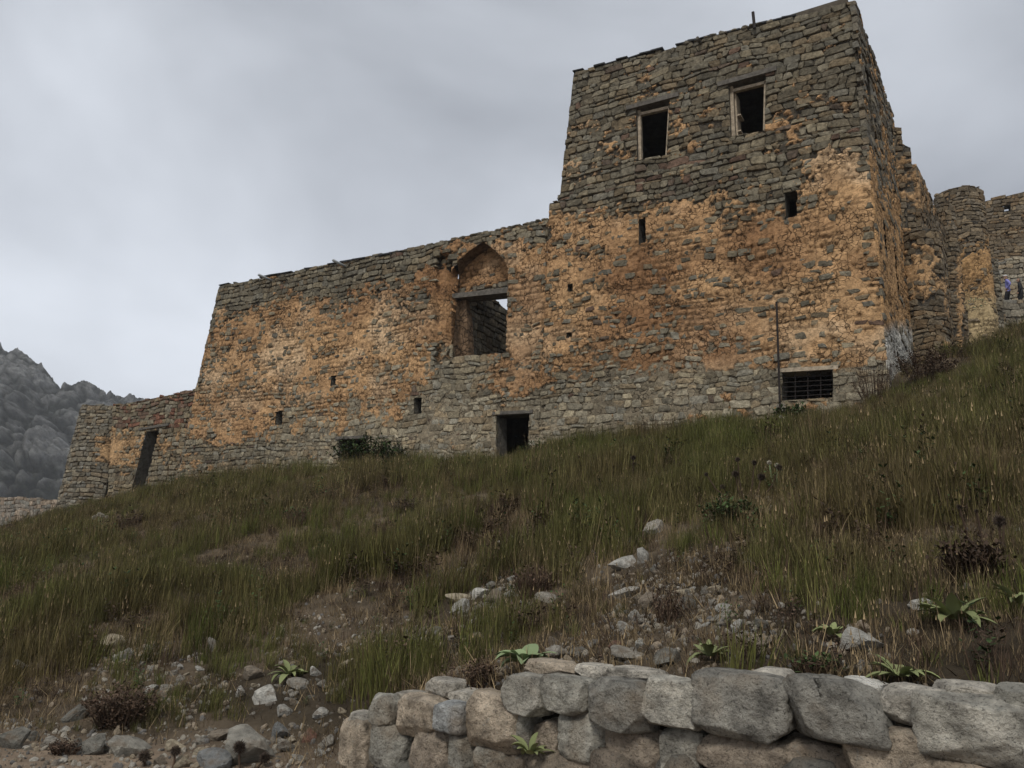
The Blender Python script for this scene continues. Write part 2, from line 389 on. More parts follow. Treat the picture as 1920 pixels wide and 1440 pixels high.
def stone_geo(poly, prot, r, P, col, V, Fc, Cc, back=None):
    back = prot - 0.14
    k = len(poly); cx = sum(p[0] for p in poly) / k; cy = sum(p[1] for p in poly) / k
    b = len(V); tilt = (r.uniform(-.05, .05), r.uniform(-.06, .06)); ins = r.uniform(0.83, 0.93)
    U_, V_, D_ = [], [], []
    for sc, d in ((1.0, back), (1.0, prot - 0.020), (ins, prot)):
        for x, y in poly:
            jx, jy = (r.uniform(-.008, .008), r.uniform(-.008, .008)) if sc < 1 else (0, 0)
            X, Y = cx + (x-cx)*sc + jx, cy + (y-cy)*sc + jy
            U_.append(X); V_.append(Y); D_.append(d + (tilt[0]*(X-cx) + tilt[1]*(Y-cy)) * (d > back) + (r.uniform(-.006, .006) if d > back else 0))
    U_.append(cx); V_.append(cy); D_.append(prot + r.uniform(0.0, 0.014))
    V.extend(P(np.array(U_), np.array(V_), np.array(D_)).tolist())
    for q in range(2):
        for i in range(k):
            j = (i+1) % k; Fc.append((b+q*k+i, b+q*k+j, b+(q+1)*k+j, b+(q+1)*k+i))
    for i in range(k): Fc.append((b+2*k+i, b+2*k+(i+1) % k, b+3*k))
    Cc.extend([col] * (3*k+1))
def masonry(parent, P, quads, h=0.2, wm=0.34, holes=(), cover=None, relief=None, seed=1, parts=0, grid=0.04, mortar=None, plaster_col=None,
            stone_col=None, clip=None, ragged=0.05, expose=0.2, sheet_name='plaster', bounds=None, edge_clip=True, mdepth=None):
    """one wall face: a plaster and mortar sheet plus the stones standing in it.
    quads: list of four (u,v) corners (bl, br, tr, tl); cover(u,v): how much plaster is left"""
    allp = [p for q in quads for p in q]
    u0, u1 = min(p[0] for p in allp), max(p[0] for p in allp); v0, v1 = min(p[1] for p in allp), max(p[1] for p in allp)
    lay = Layout(u0, u1, v0 - 0.1, v1 + 0.2, h, wm, seed)
    relief = relief or (lambda u, v: np.zeros(np.shape(u)))
    def presence(u, v):
        if cover is None: return np.zeros(np.shape(u))
        n = 0.42 * fbm(u * 1.5, v * 2.1, 0, seed + 50, 4) + 0.36 * fbm(u * 4.6, v * 5.6, 0, seed + 60, 3) + 0.22 * vnoise(u * 12, v * 14, 0, seed + 61)
        n = (n - 0.5) * 2.0 + 0.5
        return sstep(-0.05, 0.05, cover(u, v) * 1.24 - n)
    for q in quads:
        bl, br, tr, tl = [np.array(p, float) for p in q]
        n_u = max(2, int(max(np.linalg.norm(br-bl), np.linalg.norm(tr-tl)) / grid)); n_v = max(2, int(max(np.linalg.norm(tl-bl), np.linalg.norm(tr-br)) / grid))
        a, b = np.meshgrid(np.linspace(0, 1, n_u + 1), np.linspace(0, 1, n_v + 1)); a = a[..., None]; b = b[..., None]
        W = bl*(1-a)*(1-b) + br*a*(1-b) + tr*a*b + tl*(1-a)*b
        u, v = W[..., 0], W[..., 1]
        pm = presence(u, v); ed = lay.edge(u, v)
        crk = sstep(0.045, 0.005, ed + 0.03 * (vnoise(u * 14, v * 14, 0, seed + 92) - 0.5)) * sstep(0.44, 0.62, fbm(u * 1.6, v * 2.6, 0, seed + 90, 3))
        pit = sstep(0.74, 0.86, vnoise(u * 11, v * 13, 0, seed + 97)) * sstep(0.42, 0.6, fbm(u * 1.1, v * 1.4, 0, seed + 98, 2))
        crk2 = sstep(0.05, 0.0, np.abs(fbm(u * 3.4, v * 3.4, 0, seed + 95, 3) - 0.5)) * sstep(0.45, 0.6, fbm(u * 0.9, v * 0.9, 0, seed + 96, 2))
        rough = 0.026 * (fbm(u * 5, v * 6, 0, seed + 70, 3) - 0.5) + 0.022 * (vnoise(u * 17, v * 19, 0, seed + 71) - 0.5)
        md = mdepth(u, v) if mdepth else -0.05
        d = md + pm * (0.02 - md - 0.035 * crk - 0.02 * crk2 - 0.045 * pit) + rough * (0.6 + 0.6 * pm) + relief(u, v)
        fade = np.minimum(np.minimum(a[..., 0], 1 - a[..., 0]) * n_u, (1 - b[..., 0]) * n_v)
        d = np.where(fade < 0.5, np.minimum(d, relief(u, v) - 0.03), d)
        mo = mortar(u, v) if mortar else np.broadcast_to(np.array([0.085, 0.075, 0.06]), u.shape + (3,))
        pc = plaster_col(u, v) if plaster_col else np.broadcast_to(np.array([0.47, 0.30, 0.155]), u.shape + (3,))
        pt = (0.72 + 0.62 * (fbm(u * 2.6, v * 3.2, 0, seed + 80, 4)))[..., None]
        col = mo * (1 - pm[..., None]) + pc * pt * pm[..., None] * (1 - 0.5 * np.maximum(crk, np.maximum(0.6 * crk2, 0.7 * pit))[..., None])  # cracks and pits also get their depth shade painted into the colour
        keep = np.ones((n_v, n_u), bool)
        uc = (u[:-1, :-1] + u[1:, 1:]) / 2; vc = (v[:-1, :-1] + v[1:, 1:]) / 2
        for hp in holes: keep &= ~inside_mask(hp, uc, vc)
        ix = np.arange(u.size).reshape(u.shape)
        qd = np.stack([ix[:-1, :-1], ix[:-1, 1:], ix[1:, 1:], ix[1:, :-1]], -1)[keep]
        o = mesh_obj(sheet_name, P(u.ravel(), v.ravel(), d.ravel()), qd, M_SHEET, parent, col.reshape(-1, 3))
    qe = [(q, edges_of([tuple(p) for p in q])) for q in quads]
    he = [(hp, edges_of([tuple(p) for p in hp])) for hp in holes]
    found = []
    items = list(lay.stones())
    cs = np.array([it[1] for it in items]); pmv = presence(cs[:, 0], cs[:, 1]); rel = relief(cs[:, 0], cs[:, 1])
    for (poly, c, pr, r), pm, rl in zip(items, pmv, rel):
        host = next((e for q, e in qe if all((c[0]-a[0])*n[0] + (c[1]-a[1])*n[1] <= 0.06 for a, n in e)), None)
        if host is None: continue
        if pm > 0.5:
            if r.random() > expose: continue
            sc = r.uniform(0.55, 1.0); poly = [(c[0] + (x-c[0])*sc + r.uniform(-.02, .02), c[1] + (y-c[1])*sc + r.uniform(-.015, .015)) for x, y in poly]
            prot = 0.022 + 0.016 * pr
        else: prot = -0.02 + 0.048 * pr
        if edge_clip:
            for a, n in host:
                j = r.uniform(-ragged, ragged) if n[1] > 0.5 else 0.0
                poly = clip_half(poly, (a[0], a[1] + j), n)
                if len(poly) < 3: break
        if len(poly) < 3: continue
        for hp, ee in he:
            if all((c[0]-a[0])*n[0] + (c[1]-a[1])*n[1] <= -0.5 for a, n in ee): poly = []; break
            over = poly
            for a, n in ee:
                over = clip_half(over, a, n)
                if len(over) < 3: break
            if len(over) < 3 or abs(area(over)) < 1e-4: continue
            best = max((clip_half(poly, a, (-n[0], -n[1])) for a, n in ee), key=lambda p: abs(area(p)) if len(p) > 2 else 0)
            poly = best
            if len(poly) < 3: break
        if len(poly) < 3 or abs(area(poly)) < 0.003: continue
        if area(poly) < 0: poly = poly[::-1]
        base = (stone_col(c[0], c[1], r) if stone_col else None) or r.choice(STONE_GREY); k = r.uniform(0.72, 1.3)
        found.append((poly, c, prot + rl, r.random(), tuple(x * k for x in base)))
    if not found: return
    C3 = P(np.array([f[1][0] for f in found]), np.array([f[1][1] for f in found]), np.zeros(len(found)))
    px, py, dz = proj(C3)
    score = np.array([abs(area(f[0])) for f in found]) / dz**2 * ((px > 0) & (px < 1920) & (py > 0) & (py < 1440) & (dz > 0))
    own = set(np.argsort(-score)[:parts].tolist())
    V, Fc, Cc = [], [], []
    for i, (poly, c, prot, sd_, col) in enumerate(found):
        r = random.Random(sd_)
        if i in own and score[i] > 0:
            v, f, cc = [], [], []; stone_geo(poly, prot, r, P, col, v, f, cc)
            mesh_obj('stone', v, f, M_STONE, parent, cc)
        else: stone_geo(poly, prot, r, P, col, V, Fc, Cc)
    if V:
        tag(mesh_obj('stones', V, Fc, M_STONE, parent, Cc), kind='stuff')
def idw(points, default_r=55.0):
    pt = np.array(points, float)
    def f(px, py):
        w = 1.0 / (((px[..., None] - pt[:, 0])**2 + ((py[..., None] - pt[:, 1]) * 1.5)**2) + 350.0)**1.7
        return (w * pt[:, 2]).sum(-1) / w.sum(-1)
    return f
def reveal(parent, P, hole, depth, mat, name='window_reveal', d0=0.0, rel_=None):
    mb = MB(); k = len(hole)
    h = [tuple(p) for p in hole]
    if area(h) < 0: h = h[::-1]
    uu = np.array([p[0] for p in h]); vv = np.array([p[1] for p in h])
    A = P(uu, vv, np.full(k, d0) + (rel_(uu * 1.03 - uu.mean() * 0.03, vv * 1.03 - vv.mean() * 0.03) if rel_ else 0.0)); B = P(uu, vv, np.full(k, -depth))
    mb.add(list(A) + list(B), [(i, (i+1) % k, k + (i+1) % k, k + i) for i in range(k)])
    return mb.build(name, mat, parent)
def bar(mb, P, a, b, half_w, d0, d1, col=None):
    """a board on a wall face from (u,v) a to b"""
    a, b = np.array(a, float), np.array(b, float); t = (b - a) / np.linalg.norm(b - a); n = np.array([-t[1], t[0]]) * half_w
    q = [a - n, b - n, b + n, a + n]
    lo = [P(np.array(p[0]), np.array(p[1]), np.array(d0)) for p in q]; hi = [P(np.array(p[0]), np.array(p[1]), np.array(d1)) for p in q]
    return mb.hexa(lo + hi, col)

def rock_mesh(seed, dims, sub=3, boxy=2.6, cuts=9, cut_lo=0.62, cut_hi=0.92, amp=0.06, freq=1.6, flat=0.93, fine=0.0):
    bm = bmesh.new(); bmesh.ops.create_icosphere(bm, subdivisions=sub, radius=1.0)
    co = np.array([v.co for v in bm.verts]); fc = [tuple(v.index for v in f.verts) for f in bm.faces]; bm.free()
    r = np.random.default_rng(seed)
    co = co / (np.abs(co)**boxy).sum(1, keepdims=True)**(1 / boxy)
    for _ in range(cuts):
        n = r.normal(size=3); n /= np.linalg.norm(n); o = r.uniform(cut_lo, cut_hi) * np.max(co @ n); d = co @ n - o
        co = co - np.where(d > 0, d, 0)[:, None] * n * flat
    k = r.uniform(0, 50, 3)
    nn = co / np.linalg.norm(co, axis=1, keepdims=True)
    dsp = (fbm(co[:, 0]*freq + k[0], co[:, 1]*freq + k[1], co[:, 2]*freq + k[2], seed, 4) - 0.5) * 2 * amp + (vnoise(co[:, 0]*6 + k[0], co[:, 1]*6, co[:, 2]*6, seed) - 0.5) * amp * 0.5
    if fine: dsp = dsp + (fbm(co[:, 0]*7 + k[1], co[:, 1]*7 + k[2], co[:, 2]*7 + k[0], seed + 9, 4) - 0.5) * 2 * fine
    co = co + nn * dsp[:, None]
    mn, mxx = co.min(0), co.max(0); co = (co - (mn + mxx) / 2) / (mxx - mn) * np.asarray(dims)
    return co, fc

# ================================================================== the fortress
fort = empty('fortress_building', PF(-9, -0.5, 0).tolist())
tag(fort, 'two-storey stone fortress with ochre plaster, tower block and long wing above the grass slope', 'fortress')
class Sub:          # a part that hosts wall pieces (Empty's child) without moving them
    pass
def part_empty(name, parent):
    o = bpy.data.objects.new(name, None); COL.objects.link(o); o.parent = parent
    return o
def unparent_shift(root):
    """children were built in world space: cancel the root's offset"""
    for ch in [o for o in bpy.data.objects if o.parent == root]: ch.matrix_parent_inverse = Matrix.Translation(-Vector(root.location))

COVER = idw([(1100,160,.02),(1300,100,0),(1500,60,.02),(1540,110,.33),(1580,170,.2),(1150,250,.33),(1090,320,.50),(1150,310,.33),(1280,200,.42),(1285,270,.42),(1470,190,.25),(1450,235,.42),(1560,215,.36),(1500,250,.38),(1350,265,.15),
 (1050,372,0),(1120,350,0),(1200,340,0),(1330,312,.0),(1420,300,.08),(1480,292,0.1),(1600,262,0),(1250,355,0.15),(1060,425,.85),(1150,425,.66),(1250,400,.64),(1300,430,.62),(1400,400,.55),(1440,350,.12),(1390,345,.2),(1550,320,.82),(1600,330,.8),(1550,420,.85),(1620,400,.85),
 (1050,520,.78),(1150,520,.68),(1250,530,.85),(1300,480,.68),(1400,470,.78),(1500,500,.85),(1600,520,.97),(1450,560,.85),(1580,600,.97),(1350,570,.85),(1200,600,.64),(1100,600,.85),(1020,590,.8),(1250,620,.55),(1350,630,.66),(1450,620,.74),(1550,640,.9),
 (1100,690,.42),(1050,700,.45),(980,722,.52),(940,700,.6),(1200,680,.48),(1300,660,.56),(1400,662,.68),(1500,660,.72),(1600,660,.7),
 (1300,720,0),(1200,725,0),(1100,745,0),(1400,710,0.05),(1500,715,0),(1620,712,0),(1000,760,0),(870,720,0),(850,780,0),(800,800,0),(880,690,0.05),(1000,820,0),(1250,780,0),
 (450,555,0),(600,525,0),(750,497,0),(820,488,0.12),(900,440,.05),(1000,435,.1),(980,470,.7),(420,620,.55),(500,605,.66),(560,620,.85),(700,590,.66),(650,552,.28),(760,550,.5),(450,700,.62),(550,680,.78),(650,650,.85),(720,640,.88),(400,780,.66),(480,760,.72),(600,720,.66),(700,720,.72),(760,700,.55),(450,812,.66),(560,790,.35),(650,785,.42),(720,765,.48),(370,850,.28),(450,852,.1),(550,845,0),(700,825,0),(380,700,.55),(390,620,.3),(830,600,.85),(790,640,.55),(900,480,.95),(980,520,.85),(975,600,.85),(820,520,.85),(960,660,.7)])
def cover_f(P):
    def f(u, v):
        px, py, _ = proj(P(u, v, np.zeros(np.shape(u)))); return COVER(px, py) * np.where(v > vB + 0.25, 0.8, 1.0)
    return f
STAIN = idw([(1200,540,1),(1190,590,.8),(1210,500,.7),(1430,480,.7),(1300,640,.8),(1150,640,.7),(1250,660,.9),(1030,620,.5),(640,560,.8),(500,585,.5),(800,500,.9),(830,600,.55),(1000,460,.5),(960,560,.7),(1060,640,.3),(1100,560,0),(1350,540,0),(1550,560,0),(1500,600,0),(600,650,0),(700,640,0),(500,740,.2),(1100,430,.1),(1300,430,.3),(1550,380,.15),(1600,480,.2),(1250,720,.6),(900,480,.6),(870,520,.7),(450,800,.3),(1500,220,.4),(1150,300,.2)])
PALE = idw([(700,800,1),(850,800,1),(900,840,1),(600,840,.8),(1020,800,.9),(1150,780,.8),(1280,750,.9),(1400,720,.7),(1530,720,.8),(1600,720,.9),(480,860,.4),(380,880,.3),(870,700,.6),(1000,740,.4),(450,560,0),(700,500,0),(1200,150,0),(1500,100,0),(1300,320,0),(1100,550,0),(1400,560,0),(600,650,0),(1600,500,0),(1000,600,0)])
def plaster_f(P):
    def f(u, v):
        px, py, _ = proj(P(u, v, np.zeros(np.shape(u)))); s = STAIN(px, py)
        s = np.clip(s * 1.1 + 0.9 * (fbm(u * 0.8, v * 1.6, 0, 201, 4) - 0.5), 0, 1)[..., None]
        y = sstep(0.5, 0.7, fbm(u * 0.7, v * 0.9, 0, 207, 3))[..., None]
        c = np.array([0.56, 0.35, 0.178]) * (1 - y) + np.array([0.64, 0.45, 0.27]) * y
        return c * (1 - s) + np.array([0.29, 0.158, 0.076]) * s
    return f
def mortar_f(P):
    def f(u, v):
        px, py, _ = proj(P(u, v, np.zeros(np.shape(u)))); p = PALE(px, py)[..., None]
        n = fbm(u * 2, v * 2, 0, 211, 3)[..., None]
        return (np.array([0.075, 0.064, 0.048]) * (1 - p) + np.array([0.27, 0.225, 0.155]) * p) * (0.6 + 0.8 * n)
    return f
def mdepth_f(P):
    def f(u, v):
        px, py, _ = proj(P(u, v, np.zeros(np.shape(u)))); return -0.048 + 0.040 * np.clip(PALE(px, py) * 1.2 + 0.8 * (fbm(u * 2.2, v * 2.2, 0, 231, 3) - 0.5), 0, 1)
    return f
def stonecol_f(P):
    def f(u, v, r):
        px, py, _ = proj(P(np.array(u), np.array(v), np.array(0.0))); p = float(PALE(np.array([px]), np.array([py]))[0])
        if r.random() < 0.02 or (abs(py - (365 - (px - 1040) * 0.173)) < 30 and px > 1020 and r.random() < 0.16): return r.choice([(0.13, 0.085, 0.06), (0.115, 0.088, 0.065)])
        g = r.choice(STONE_GREY); k = 1 + 0.75 * p
        return (g[0]*k, g[1]*k*0.985, g[2]*k*0.93)
    return f

# facade outline in (u, v)
tTL, tTR = fac(1072, 133), fac(1603, -3); bL, bR = fac(1040, 365), fac(1617, 268)
wTL, wTM, wTR = fac(410, 537), fac(760, 470), fac(1028, 412); wBL = fac(330, 895)
VB = -3.2                                     # below the ground everywhere
uS = wTR[0]                                   # where the wing meets the tower
uL0 = wBL[0] + (wBL[0] - wTL[0]) * (wBL[1] - VB) / (wTL[1] - wBL[1]) * 1.0
def leftline(v): return wBL[0] + (wTL[0] - wBL[0]) * (v - wBL[1]) / (wTL[1] - wBL[1])
def rightline(v): return 0.0 + (tTR[0] - 0.0) * (v / tTR[1])
vB = (bL[1] + bR[1]) / 2
q_wing = [(leftline(VB), VB), (uS, VB), (uS, wTR[1]), (wTL[0], wTL[1])]
q_low = [(uS, VB), (rightline(VB), VB), (rightline(vB), vB), (uS, vB)]
q_up = [(bL[0] + 0.1, vB), (rightline(vB), vB), (tTR[0], tTR[1]), (tTL[0], tTL[1])]
def hole(*px): return [tuple(fac(x, y)) for x, y in px]
H_w1 = hole((1192,297),(1247,287),(1253,183),(1190,198)); H_w2 = hole((1368,252),(1432,240),(1434,135),(1364,153))
H_l1 = hole((1197,459),(1210,455),(1211,408),(1197,411)); H_l2 = hole((1472,410),(1494,404),(1495,357),(1471,361))
H_s1 = hole((516,798),(529,796),(530,770),(517,772)); H_s2 = hole((775,777),(790,775),(791,745),(776,747))
H_b1 = hole((634,865),(686,862),(686,822),(634,824)); H_door = hole((930,868),(990,862),(992,775),(930,778)); H_gr = hole((1466,752),(1562,746),(1562,693),(1466,698))
H_arch = hole((848,668),(949,662),(953,506),(945,486),(928,469),(906,452),(879,471),(858,490),(845,512))
H_cav = [hole((1064,547),(1075,546),(1075,531),(1064,533)), hole((620,724),(630,722),(630,703),(621,705)), hole((1062,634),(1072,632),(1071,622),(1062,624))]
HOLES = [H_w1, H_w2, H_l1, H_l2, H_s1, H_s2, H_b1, H_door, H_gr, H_arch] + H_cav
pan = hole((811,690),(846,684),(846,472),(816,480)); pan2 = hole((828,688),(846,684),(846,486),(832,490))
def relief_f(u, v):
    r = np.where(v > vB + 0.25, -0.10, 0.0) + np.where((np.abs(v - vB + 0.05) < 0.28) & (u > uS), 0.05 * fbm(u * 2, v * 2, 0, 3, 2), 0)
    r = r - 0.24 * inside_mask(pan, u, v) - 0.22 * inside_mask(pan2, u, v)
    ua, ub = fac(840, 640)[0], fac(1010, 640)[0]
    return r
# the large stones picked out singly are spread over the two blocks of the building
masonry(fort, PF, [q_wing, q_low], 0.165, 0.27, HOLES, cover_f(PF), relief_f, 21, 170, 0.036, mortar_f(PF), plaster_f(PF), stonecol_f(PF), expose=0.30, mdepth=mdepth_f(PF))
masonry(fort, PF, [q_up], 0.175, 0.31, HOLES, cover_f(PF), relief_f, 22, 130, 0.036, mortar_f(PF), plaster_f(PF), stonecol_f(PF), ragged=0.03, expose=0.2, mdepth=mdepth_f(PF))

M_REV = surf_mat('reveal_masonry', (0.19, 0.125, 0.075), 0.7, 4.0, 9.0, 0.12, crack=(5.0, 0.12))
M_REVD = surf_mat('reveal_stone', (0.13, 0.12, 0.10), 0.5, 7.0, 14.0, 0.08)
for hp in (H_l1, H_l2, H_s1, H_s2, H_b1, H_door, H_gr): reveal(fort, PF, hp, 0.62, M_REVD, 'opening_reveal', -0.02)
for hp in (H_w1, H_w2): reveal(fort, PF, hp, 0.62, M_REVD, 'opening_reveal', -0.12)
for hp in H_cav:
    reveal(fort, PF, hp, 0.25, M_REVD, 'putlog_hole', -0.02)
    mb = MB(); mb.add([PF(p[0], p[1], -0.25) for p in hp], [(0, 1, 2, 3)]); mb.build('putlog_hole', M_CORE, fort)
reveal(fort, PF, H_arch, 0.54, M_REV, 'arch_reveal', -0.01, relief_f)
# recessed tympanum above the lintel, with the opening below it
AD = -0.52
def PA(u, v, d): return PF(u, v, np.asarray(d) + AD)
la, lb = fac(846, 549), fac(953, 538)
masonry(fort, PA, [[(la[0]-0.1, la[1]), (lb[0]+0.1, lb[1]), (lb[0]+0.1, fac(953,450)[1]), (la[0]-0.1, fac(845,450)[1]+0.05)]], 0.17, 0.28, (), lambda u, v: 0.25 + 0.75 * sstep(la[1] + 0.25, la[1] + 0.55, v), None, 33, 0, 0.036, None, plaster_f(PF), None, sheet_name='tympanum', expose=0.1)
mb = MB(); bar(mb, PF, la + [-0.12, -0.02], lb + [0.1, -0.02], 0.085, AD - 0.25, AD + 0.30); mb.build('lintel', M_DWOOD, fort)
# left jamb under the lintel steps in, as does a short right jamb
for (x0, x1, nm) in ((846, 861, 'jamb'), ):
    a0, a1 = fac(x0, 668), fac(x1 + 2, 664); t0, t1 = fac(x0, 552), fac(x1 - 8, 552)
    mb = MB()
    q = [(a0[0]-0.06, a0[1]-0.05), (a1[0], a1[1]-0.05), (t1[0] + 0.1, t1[1]), (t0[0]-0.06, t0[1])]
    mb.hexa([PF(p[0], p[1], AD - 0.3) for p in q] + [PF(p[0], p[1], AD + 0.02) for p in q]); mb.build(nm, M_REV, fort)

def brown_mortar(u, v): return np.array([0.13, 0.10, 0.068]) * (0.6 + 0.8 * fbm(u * 2, v * 2, 0, 215, 3))[..., None]
# the corner's side wall, leaning lines follow the photographed edge
def PS(u, v, d=0.0):
    u, v, d = np.broadcast_arrays(np.asarray(u, float), np.asarray(v, float), np.asarray(d, float))
    return C0 + rightline(v)[..., None] * U + v[..., None] * Z + u[..., None] * S + d[..., None] * SN
def side_uv(px, py):
    p = onplane(px, py, C0 + U * rightline(fac(1640, py)[1]), SN); return np.array([(p - C0) @ S, p[2] - C0[2]])
sT, sM, sB = side_uv(1680, 218), side_uv(1694, 300), side_uv(1702, 630)
SL = max(3.5, min(9.0, float(sT[0])))
print('side', sT, sM, sB, SL)
H_sw = [(0.75, 6.9), (1.45, 6.9), (1.45, 9.0), (0.75, 9.0)]
S_COVER = idw([(1620,330,.8),(1640,450,.85),(1660,560,.85),(1680,600,.8),(1630,240,.2),(1625,100,.22),(1650,200,.25),(1660,330,.35),(1680,450,.6),(1690,560,.6),(1670,640,1),(1690,650,.9)])
def s_cover(u, v):
    px, py, _ = proj(PS(u, v, np.zeros(np.shape(u)))); return S_COVER(px, py)
def s_plaster(u, v):
    px, py, _ = proj(PS(u, v, np.zeros(np.shape(u)))); wgt = sstep(598, 630, py + 18 * (fbm(u * 2, v * 2, 0, 5) - 0.5))[..., None]
    return np.array([0.50, 0.30, 0.14]) * (1 - wgt) + np.array([0.52, 0.50, 0.44]) * wgt
sl1, sl2 = side_uv(1659, 440), side_uv(1682, 510)
HS = [H_sw] + [[(p[0]-0.14, p[1]-h_), (p[0]+0.14, p[1]-h_), (p[0]+0.14, p[1]+h_), (p[0]-0.14, p[1]+h_)] for p, h_ in ((sl1, 0.45), (sl2, 0.7)) if 0.2 < p[0] < SL]
masonry(fort, PS, [[(0, VB + 1), (SL, VB + 1), (SL, tTR[1] - 0.3), (0, tTR[1])]], 0.19, 0.34, HS, s_cover, None, 44, 0, 0.04, brown_mortar, s_plaster, None, expose=0.15)
for hp in HS: reveal(fort, PS, hp, 0.6, M_REVD, 'opening_reveal', -0.02)
# closed shell behind the faces: roofs, back and party walls
core = MB()
def cbox(u0, u1, v0, v1, d0, d1):
    P_ = [PF(u, v, d) for v in (v0, v1) for (u, d) in ((u0, d0), (u1, d0), (u1, d1), (u0, d1))]; core.hexa(P_)
TD = -min(SL, 8.0)
cbox(tTL[0] + 0.1, tTR[0] - 0.2, tTL[1] - 0.5, tTL[1] - 0.3, -0.15, TD)                # tower roof slab
core.hexa([PF(u, v, d) for v, b_ in ((VB, bL[0]), (tTL[1] - 0.35, tTL[0])) for (u, d) in ((b_ + 0.2, -0.2), (b_ + 0.7, -0.2), (b_ + 0.7, TD), (b_ + 0.2, TD))])   # tower end wall
cbox(bL[0] + 0.15, -0.5, VB, tTL[1] - 0.35, TD, TD - 0.5)                               # tower back wall
cbox(wTL[0] + 0.15, fac(845, 600)[0] - 4.2, wTL[1] - 0.42, wTL[1] - 0.22, -0.1, -5.0)   # wing roof slab
cbox(leftline(VB) + 0.6, fac(845, 600)[0] - 4.4, VB, wTL[1] - 0.3, -5.0, -5.5); cbox(fac(845, 600)[0] - 4.4, bL[0] + 0.3, VB, H_arch[0][1] + 0.1, -5.0, -5.5)                     # wing back wall
core.build('shell', M_CORE, fort)
for (d, nm) in ((-0.62, 'floor_slab'),):
    mb = MB(); P_ = [PF(u, v, d2) for v in (vB - 0.2, vB) for (u, d2) in ((bL[0] + 0.2, d), (-0.6, d), (-0.6, TD), (bL[0] + 0.2, TD))]; mb.hexa(P_); mb.build(nm, M_CORE, fort)
    mb = MB(); uA = fac(845, 600)[0]; P_ = [PF(u, v, d2) for v in (H_arch[0][1] - 0.5, H_arch[0][1] - 0.3) for (u, d2) in ((uL0 + 2.0, d), (bL[0] + 0.1, d), (bL[0] + 0.1, -5), (uL0 + 2.0, -5))]; mb.hexa(P_); mb.build(nm, M_CORE, fort)
# wing end wall
def PE(u, v, d=0.0):
    u, v, d = np.broadcast_arrays(np.asarray(u, float), np.asarray(v, float), np.asarray(d, float))
    return C0 + (leftline(v) - d)[..., None] * U + v[..., None] * Z - u[..., None] * N
masonry(fort, PE, [[(0, VB), (5.4, VB), (5.4, wTL[1] - 0.1), (0, wTL[1])]], 0.19, 0.34, (), None, None, 47, 0, 0.08)
# rough cross wall seen through the arched opening, its top broken down
uX = fac(862, 600)[0] - 0.12
def PX(u, v, d=0.0):
    u, v, d = np.broadcast_arrays(np.asarray(u, float), np.asarray(v, float), np.asarray(d, float))
    return C0 + (uX + d)[..., None] * U + v[..., None] * Z - u[..., None] * N
vs0 = H_arch[0][1] - 0.4
def xuv(px, py):
    p = onplane(px, py, C0 + uX * U, U); return np.array([-(p - C0) @ N, p[2] - C0[2]])
xa, xb = xuv(922, 556), xuv(951, 580); xs_ = (xb[1] - xa[1]) / (xb[0] - xa[0])
xtop = lambda q: float(min(xa[1] + xs_ * (q - xa[0]), wTR[1] - 0.15))
XE = min(max(float(xb[0]) + 0.6, 4.0), 7.0)
print('cross', xa, xb, XE)
masonry(fort, PX, [[(0.7, vs0), (XE, vs0), (XE, xtop(XE)), (0.7, xtop(0.7))]], 0.19, 0.30, (), None, None, 48, 60, 0.06, sheet_name='cross_wall')
# eaves strips, pipes, flue
re_ = random.Random(44)
def eaves(a, b, d0, d1, n, miss):
    """worn roofing slabs along a wall top, uneven and broken away in places"""
    for k in range(n):
        if re_.random() < miss: continue
        p, q = a + (b - a) * (k / n), a + (b - a) * ((k + 0.985) / n); j0, j1 = re_.uniform(-.018, .03), re_.uniform(-.018, .03)
        mb = MB(); bar(mb, PF, p + [0, j0 + 0.025], q + [0, j1 + 0.025], re_.uniform(0.014, 0.03), d0, d1 + re_.uniform(-.06, .03)); mb.build('roof_slab', M_ROOF, fort)
def cap_stones(a, b, d, n, lo, hi, seed):
    r = random.Random(seed)
    for k in range(n):
        p = a + (b - a) * ((k + r.uniform(0.1, 0.9)) / n); wd, ht = r.uniform(lo, hi), r.uniform(0.07, 0.17)
        co, fc = rock_mesh(1700 + seed * 50 + k, (wd, 0.3, ht), 2, 4.0, 8, 0.6, 0.95, 0.05, 2.0, 1.0)
        W = PF(p[0] + co[:, 0], p[1] + co[:, 2] + ht * 0.3, d + co[:, 1]); k_ = r.uniform(0.7, 1.15); c_ = r.choice(STONE_GREY)
        mesh_obj('cap_stone', W, fc, M_STONE, fort, [tuple(x * k_ for x in c_)] * len(W))
eaves(fac(410, 536), fac(762, 470), -0.6, 0.05, 16, 0.12)
eaves(tTL + [-0.02, 0.02], tTR + [0.03, 0.02], -0.7, -0.06, 22, 0.22)
cap_stones(fac(765, 469), fac(1026, 412), -0.14, 22, 0.16, 0.42, 1)
cap_stones(tTL + (tTR - tTL) * 0.42, tTL + (tTR - tTL) * 0.74, -0.2, 12, 0.14, 0.3, 2)
cap_stones(fac(425, 533), fac(760, 470), -0.16, 7, 0.12, 0.26, 3)
for (x, y) in ((509, 526), (648, 500)):
    a = fac(x, y); mb = MB(); mb.tube([PF(a[0], a[1], -0.2), PF(a[0] - 0.04, a[1] + 0.03, 0.62)], 0.05, 10); o = mb.build('drain_pipe', M_PIPE, fort, True)
a = fac(1415, 48); mb = MB(); mb.tube([PF(a[0], a[1] - 0.1, 0.02), PF(a[0] - 0.03, a[1] + 0.42, 0.04)], 0.045, 8); mb.build('flue_pipe', M_IRON, fort)
a = fac(1312, 78); mb = MB(); mb.tube([PF(a[0], a[1], -0.3), PF(a[0], a[1] - 0.02, 0.22)], 0.05, 8); mb.build('roof_beam_end', M_DWOOD, fort)
